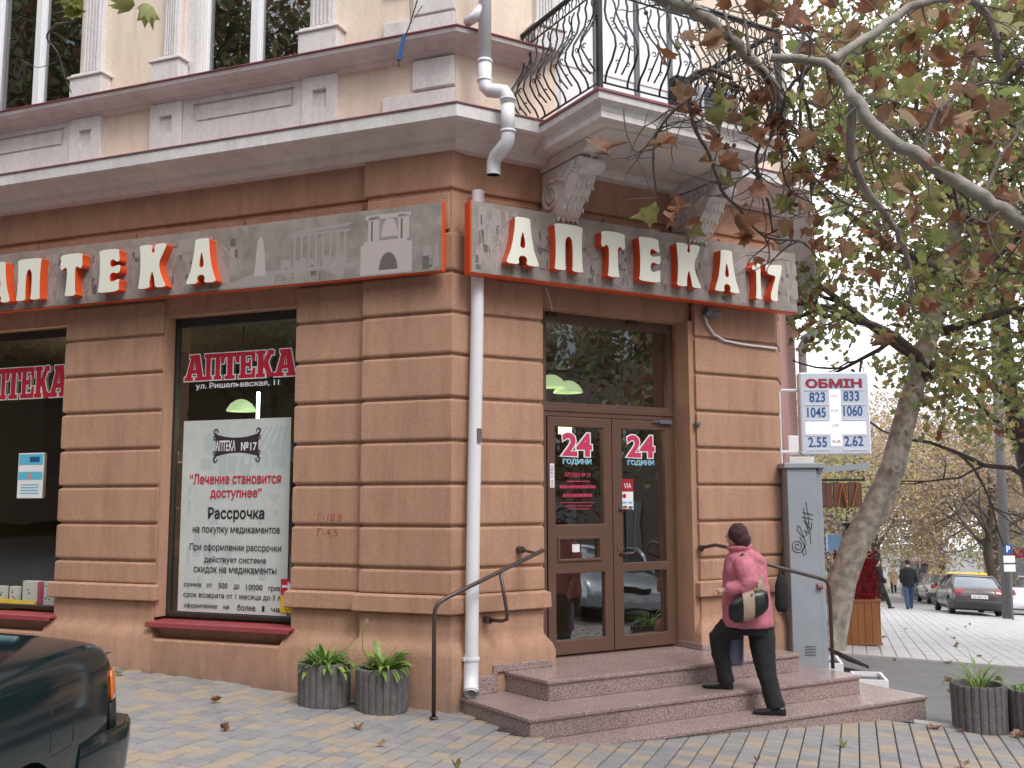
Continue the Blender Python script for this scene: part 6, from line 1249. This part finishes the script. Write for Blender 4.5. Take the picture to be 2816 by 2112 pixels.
# --- near branches reaching in from the right, with big dry leaves
nb = thing('plane_tree', 'pale near plane tree branches with big rust brown leaves reaching in front of the balcony', 'tree', I4, (4.4, 4.4, gz(4.4, 4.4)))
MB().tube([(4.4, 4.4, gz(4.4, 4.4) - .1), (4.3, 4.4, 1.2), (4.0, 4.45, 2.2), (3.4, 4.5, 2.75), (3.2, 4.55, 2.85)], [.2, .16, .12, .08, .052], 14).build('trunk', 'barkpale', nb, smooth=True)
MB().tube([(4.3, 4.4, 1.4), (4.1, 4.6, 3.2), (3.2, 4.9, 5.0), (2.0, 5.0, 5.6), (.9, 5.0, 5.1), (.60, 5.0, 4.72)], [.15, .12, .1, .085, .07, .06], 12).build('limb', 'barkpale', nb, smooth=True)
BR=[
 ('limb_a',0.052,0.022,[(2.85,4.60,2.69),(2.64,4.66,2.88),(2.53,4.72,2.99),(2.36,4.78,3.13),(2.06,4.84,3.37),(1.87,4.90,3.57),(1.80,4.96,3.74),(1.76,5.02,3.86),(1.70,5.08,3.97),(1.54,5.14,4.03),(1.45,5.20,4.07)]),
 ('limb_b',0.060,0.022,[(0.58,5.00,4.52),(0.75,5.09,4.40),(1.00,5.17,4.33),(1.14,5.26,4.29),(1.30,5.34,4.19),(1.44,5.43,4.11),(1.53,5.51,4.06),(1.63,5.60,3.93)]),
 ('limb_c',0.034,0.012,[(1.85,5.10,3.79),(1.87,5.23,3.57),(1.96,5.37,3.43),(2.12,5.50,3.30),(2.27,5.63,3.19),(2.38,5.77,3.02),(2.45,5.90,2.76)]),
 ('limb_d',0.030,0.020,[(1.73,5.10,4.00),(1.85,5.16,4.09),(2.06,5.22,4.24),(2.26,5.29,4.40),(2.58,5.35,4.49),(2.73,5.41,4.46),(2.83,5.47,4.32),(2.89,5.54,4.18),(3.09,5.60,4.24)]),
 ('twig_a',0.017,0.006,[(1.29,5.50,4.08),(1.17,5.54,4.15),(1.07,5.59,4.13),(1.06,5.63,4.03),(0.93,5.67,3.90),(0.87,5.71,3.80),(0.86,5.76,3.65),(0.88,5.80,3.50)]),
 ('twig_b',0.016,0.006,[(1.04,5.50,4.02),(1.07,5.56,3.82),(1.17,5.61,3.66),(1.25,5.67,3.46),(1.36,5.73,3.37),(1.44,5.79,3.29),(1.57,5.84,3.21),(1.77,5.90,3.21)]),
 ('twig_c',0.017,0.006,[(1.43,5.40,4.10),(1.53,5.48,3.97),(1.48,5.56,3.76),(1.45,5.64,3.61),(1.54,5.72,3.39),(1.58,5.80,3.23)]),
 ('twig_d',0.020,0.014,[(1.19,5.60,4.18),(1.22,5.60,4.08),(1.31,5.60,4.08),(1.39,5.60,4.05)]),
 ('twig_e',0.016,0.007,[(1.59,5.30,4.10),(1.69,5.40,4.31),(1.59,5.50,4.42),(1.52,5.60,4.57),(1.46,5.70,4.71)]),
 ('twig_f',0.014,0.005,[(1.62,5.20,4.05),(1.63,5.27,3.92),(1.69,5.34,3.76),(1.70,5.41,3.64),(1.59,5.49,3.82),(1.58,5.56,3.65),(1.64,5.63,3.45),(1.81,5.70,3.38)]),
 ('twig_g',0.014,0.005,[(1.71,5.30,4.08),(1.59,5.40,3.96),(1.57,5.50,3.80),(1.66,5.60,3.66),(1.84,5.70,3.52),(2.04,5.80,3.41),(2.27,5.90,3.40)]),
 ('twig_h',0.015,0.006,[(2.17,5.00,3.42),(2.28,5.12,3.67),(2.46,5.25,3.85),(2.69,5.38,3.99),(2.94,5.50,4.03)]),
 ('twig_i',0.013,0.005,[(2.27,4.90,3.27),(2.39,5.07,3.11),(2.61,5.23,3.07),(2.83,5.40,2.99)]),
 ('twig_j',0.014,0.005,[(2.37,4.80,3.13),(2.52,4.93,3.36),(2.69,5.07,3.55),(2.85,5.20,3.76)]),
 ('twig_k',0.005,0.003,[(0.68,5.70,3.97),(0.69,5.70,3.84),(0.74,5.70,3.70),(0.77,5.70,3.63),(0.83,5.70,3.48),(0.87,5.70,3.42)]),
 ('twig_l',0.005,0.003,[(0.87,5.70,3.42),(0.68,5.70,3.41)]),
 ('twig_m',0.012,0.005,[(1.22,5.20,4.17),(1.21,5.30,4.39),(1.17,5.40,4.55)]),
 ('twig_n',0.012,0.005,[(1.32,5.20,4.08),(1.34,5.35,4.35),(1.32,5.50,4.58)]),
 ('twig_o',0.010,0.005,[(1.24,5.60,3.44),(1.37,5.67,3.53),(1.50,5.73,3.66),(1.68,5.80,4.01)]),
 ('twig_p',0.006,0.002,[(-1.48,3.20,3.39),(-1.48,3.21,3.33),(-1.51,3.23,3.29),(-1.58,3.24,3.28),(-1.61,3.25,3.25),(-1.61,3.26,3.23),(-1.58,3.27,3.19),(-1.56,3.29,3.11),(-1.54,3.30,3.06)]),
 ('twig_q',0.002,0.001,[(-1.55,3.20,3.15),(-1.57,3.23,3.14),(-1.65,3.27,3.14),(-1.72,3.30,3.18)]),
]
LEAFPTS=[(0.54,5.25,3.56),(0.80,5.35,3.62),(0.89,5.35,3.63),(1.12,5.65,3.64),(1.15,5.50,3.65),(1.32,5.25,3.69),(1.32,4.95,3.52),(1.17,5.30,3.48),(1.10,4.90,3.59),(1.03,5.45,3.94),(0.83,5.10,4.03),(0.90,4.85,4.05),(1.09,5.05,4.10),(1.73,5.60,4.31),(1.52,4.75,4.03),(1.62,5.05,3.53),(1.91,5.50,3.73),(2.08,5.30,3.93),(2.40,5.50,4.35),(2.24,4.70,3.67),(2.56,5.50,4.42),(2.58,5.10,3.72),(2.50,4.70,3.79),(2.54,5.30,3.43),(2.08,5.20,3.56),(1.80,4.90,4.06),(1.22,5.30,4.19),(2.01,5.35,3.97),(2.30,5.10,4.03),(2.54,5.20,3.49),(2.69,5.30,3.26),(1.82,5.60,3.97),(1.45,4.80,4.09),(1.31,4.90,4.18),(2.99,5.50,4.42),(2.12,5.00,3.86),(2.33,5.00,3.62),(0.83,4.70,3.06),(0.68,4.90,3.05),(1.07,5.65,3.24),(0.81,4.85,3.05),(1.19,5.10,3.12),(1.34,5.20,3.29),(1.48,5.20,3.56),(1.86,5.50,3.56),(2.21,5.50,3.41),(2.18,5.00,3.17),(2.17,5.60,4.54),(1.85,5.30,4.41),(2.27,5.50,4.26)]
LEAFTOP=[(-1.53,3.20,3.33),(-1.50,3.20,3.31),(-1.29,3.20,3.33),(-1.25,3.20,3.34),(-1.49,3.20,3.29)]

rnd = random.Random(31)
def interp(pts, n):
    P = [Vector(p) for p in pts]; out = []
    for i in range(len(P) - 1):
        p0, p1, p2, p3 = P[max(i - 1, 0)], P[i], P[i + 1], P[min(i + 2, len(P) - 1)]
        for k in range(n): t = k / n; out.append(.5 * ((2 * p1) + (-p0 + p2) * t + (2 * p0 - 5 * p1 + 4 * p2 - p3) * t * t + (-p0 + 3 * p1 - 3 * p2 + p3) * t ** 3))
    return out + [P[-1]]
tips = []; tw = MB()
for nm, r0, r1, pts in BR:
    P = interp(pts, 4); P = [p + Vector((rnd.gauss(0, 1), rnd.gauss(0, 1), rnd.gauss(0, 1))) * r0 * .12 for p in P]
    far = nm in ('twig_p', 'twig_q')
    r0 *= .84
    MB().tube(P, [r0 + (r1 - r0) * i / (len(P) - 1) + rnd.uniform(-.03, .05) * r0 for i in range(len(P))], 12 if r0 > .02 else 7).build('branch', 'barkpale' if r0 > .018 else 'twigc', nb, smooth=True)
    if far or nm in ('twig_k', 'twig_l'): continue
    nt_ = int(len(P) * (.75 if r0 < .02 else .95))
    for k in range(nt_):
        q = P[rnd.randrange(2, len(P))]; d = Vector((rnd.gauss(0, 1), rnd.gauss(0, .5), rnd.gauss(-.35, .8))).normalized(); L_ = rnd.uniform(.15, .5); m = 6; pp = [q]
        for i in range(m): d = (d + Vector((rnd.gauss(0, .3), rnd.gauss(0, .2), rnd.gauss(-.05, .3)))).normalized(); pp.append(pp[-1] + d * L_ / m)
        tw.tube(pp, [.006, .0022], 4); tips.append(pp[-1])
        if rnd.random() < .5:
            qq = pp[3]; d2_ = Vector((rnd.gauss(0, 1), rnd.gauss(0, .5), rnd.gauss(0, 1))).normalized(); tw.tube([qq, qq + d2_ * .06, qq + d2_ * .12 + Vector((0, 0, -.02))], [.003, .0015], 4)
tw.build('twigs', 'twigc', nb, kind='stuff', fix=False)
mb = MB()
for k in range(14): q = tips[rnd.randrange(len(tips))]; mb.ell(q - Vector((0, 0, .03)), (.014, .014, .014), 8, 6)
mb.build('seed_balls', 'wooddark', nb, smooth=True, kind='stuff')
# big leaf meshes: lobed, curled blades with a mid fold, shared between copies
def bigleaf(seed):
    r_ = random.Random(seed); n = len(LOBE); V = [Vector((0, 0, 0))]; F = []; c1, c2, fold = r_.uniform(-2.2, 2.2), r_.uniform(-2.4, 2.4), r_.uniform(.4, 2.2)
    for s in (.5, 1.0):
        for x, y in LOBE:
            x *= s * r_.uniform(.88, 1.08); y *= s; V.append(Vector((x, y, 0)))
    V = [Vector((v.x * (1 - .22 * fold), v.y, abs(v.x) * fold + c1 * v.y * v.y + c2 * v.x * v.y * .8 + r_.uniform(-.03, .03))) for v in V]
    for i in range(n): j = (i + 1) % n; F += [(0, 1 + i, 1 + j), (1 + i, 1 + n + i, 1 + n + j, 1 + j)]
    b0 = V[1 + n]; k0 = len(V); V += [b0 + Vector((-.012, .02, 0)), b0 + Vector((.012, .02, 0)), b0 + Vector((.10, -.22, .08)), b0 + Vector((.085, -.23, .08)), b0 + Vector((.05, -.46, .2))]; F += [(k0, k0 + 1, k0 + 2, k0 + 3), (k0 + 3, k0 + 2, k0 + 4)]
    me = bpy.data.meshes.new('leaf'); me.from_pydata([tuple(v) for v in V], [], F); me.materials.append(MATS['bigleaf%d' % (seed % 4)]); me.polygons.foreach_set('use_smooth', [True] * len(F)); me.update(); return me
BL = [bigleaf(i) for i in range(12)]; GL = [bigleaf(20 + i) for i in range(4)]
for m in GL: m.materials.clear(); m.materials.append(MATS['leaf1'])
def putleaf(p, s, par, me=None, name='leaf', M=None):
    rot = Vector((rnd.gauss(0, 1), rnd.gauss(-.6, .8), rnd.gauss(.3, .8))).normalized().to_track_quat('Z', 'Y').to_matrix().to_4x4() @ Matrix.Rotation(rnd.uniform(0, 6.28), 4, 'Z')
    return put(name, me or BL[rnd.randrange(12)], par, Matrix.Translation(p) @ rot @ Matrix.Scale(s, 4))
for p in LEAFPTS: putleaf(Vector(p), rnd.uniform(.085, .15), nb)
cand = [t_ for t_ in tips if t_.x / t_.y > .17]
for k in range(215):
    q = cand[rnd.randrange(len(cand))] + Vector((rnd.gauss(0, .05), rnd.gauss(0, .05), rnd.gauss(-.03, .05)))
    if q.x / q.y < .27 and rnd.random() < .6: continue
    putleaf(q, rnd.uniform(.05, .125), nb, GL[rnd.randrange(4)] if rnd.random() < .22 and q.x / q.y > .28 else None)
for p in LEAFTOP: putleaf(Vector(p), .075, nb, GL[0])
# upper right filler twigs high above the frame centre
mb = MB(); C = []
rs2 = np.random.RandomState(14)
for k in range(150):
    y = rs2.uniform(5.5, 9.5); x = y * rs2.uniform(.30, .62); z = 1.65 + y * rs2.uniform(.22, .60)
    if x / y < .34 and z < 1.65 + y * .40: continue
    C.append((x, y, z))
leaf_cloud('small_leaves', C, .16, ['bigleaf0', 'bigleaf1', 'leaf1', 'leaf0', 'leaf2'], nb, 22, shape=LOBE, kind='stuff')
# --- fallen leaves
fl = [(-2.62, 8.9), (-2.25, 7.9), (-1.0, 7.65), (-3.9, 10.0), (-1.25, 8.2), (1.85, 7.72), (3.5, 7.9), (2.75, 8.45), (3.9, 9.38), (4.1, 9.30), (4.55, 9.15), (-.4, 7.1), (.9, 6.9), (5.3, 12.3), (6.3, 13.6), (6.6, 15.2), (7.6, 16.4), (5.6, 14.8), (4.9, 11.3), (8.4, 19), (9.2, 21), (7.4, 20), (10.4, 24), (9.0, 23), (11.5, 25.5), (8.1, 18.4), (7.9, 22.5), (10.8, 20.5), (9.9, 18.9), (12.3, 27), (11.9, 23.1), (6.1, 12.7), (7.2, 14.1)]
where = ['on the paving by the green car', 'on the paving', 'below the steps', 'on the asphalt driveway', 'on the pale slabs']
for i, (x, y) in enumerate(fl):
    me = BL[i % 12]; s = rnd.uniform(.07, .12)
    w = 'lying on the patterned paving' if y < 9.9 else 'lying on the asphalt driveway' if y < 15.5 else 'lying on the pale slab pavement'
    LB = ['single dry leaf on the paving just right of the green car', 'dry leaf on the paving between the green car and the planters', 'dry leaf on the paving straight below the right one of the left planters', 'pale dry leaf against the wall foot beyond the green car', 'dry leaf just below the planter nearest the downpipe', 'dry leaf on the paving directly below the woman on the steps', 'dry leaf on the striped paving at lower right', 'dry leaf at the foot of the lowest step below the woman', 'dry leaf at the right end of the lowest step', 'dry leaf between the lowest step and the grass planter', 'dry leaf under the grass planter', 'dry leaf near the bottom edge below the handrail post', 'dry leaf near the bottom edge below the lowest step']
    own = LB[i] if i < len(LB) else None
    o = put('fallen_leaf', me, None, Matrix.Translation((x, y, gz(x, y) + s * .12 + .006)) @ Matrix.Rotation(rnd.uniform(0, 6), 4, 'Z') @ Matrix.Rotation(rnd.uniform(-.3, .3), 4, 'X') @ Matrix.Diagonal((s, s, s * .6, 1)), label=own or 'single curled dry brown leaf ' + w, cat='leaf', group='fallen leaves ' + w)
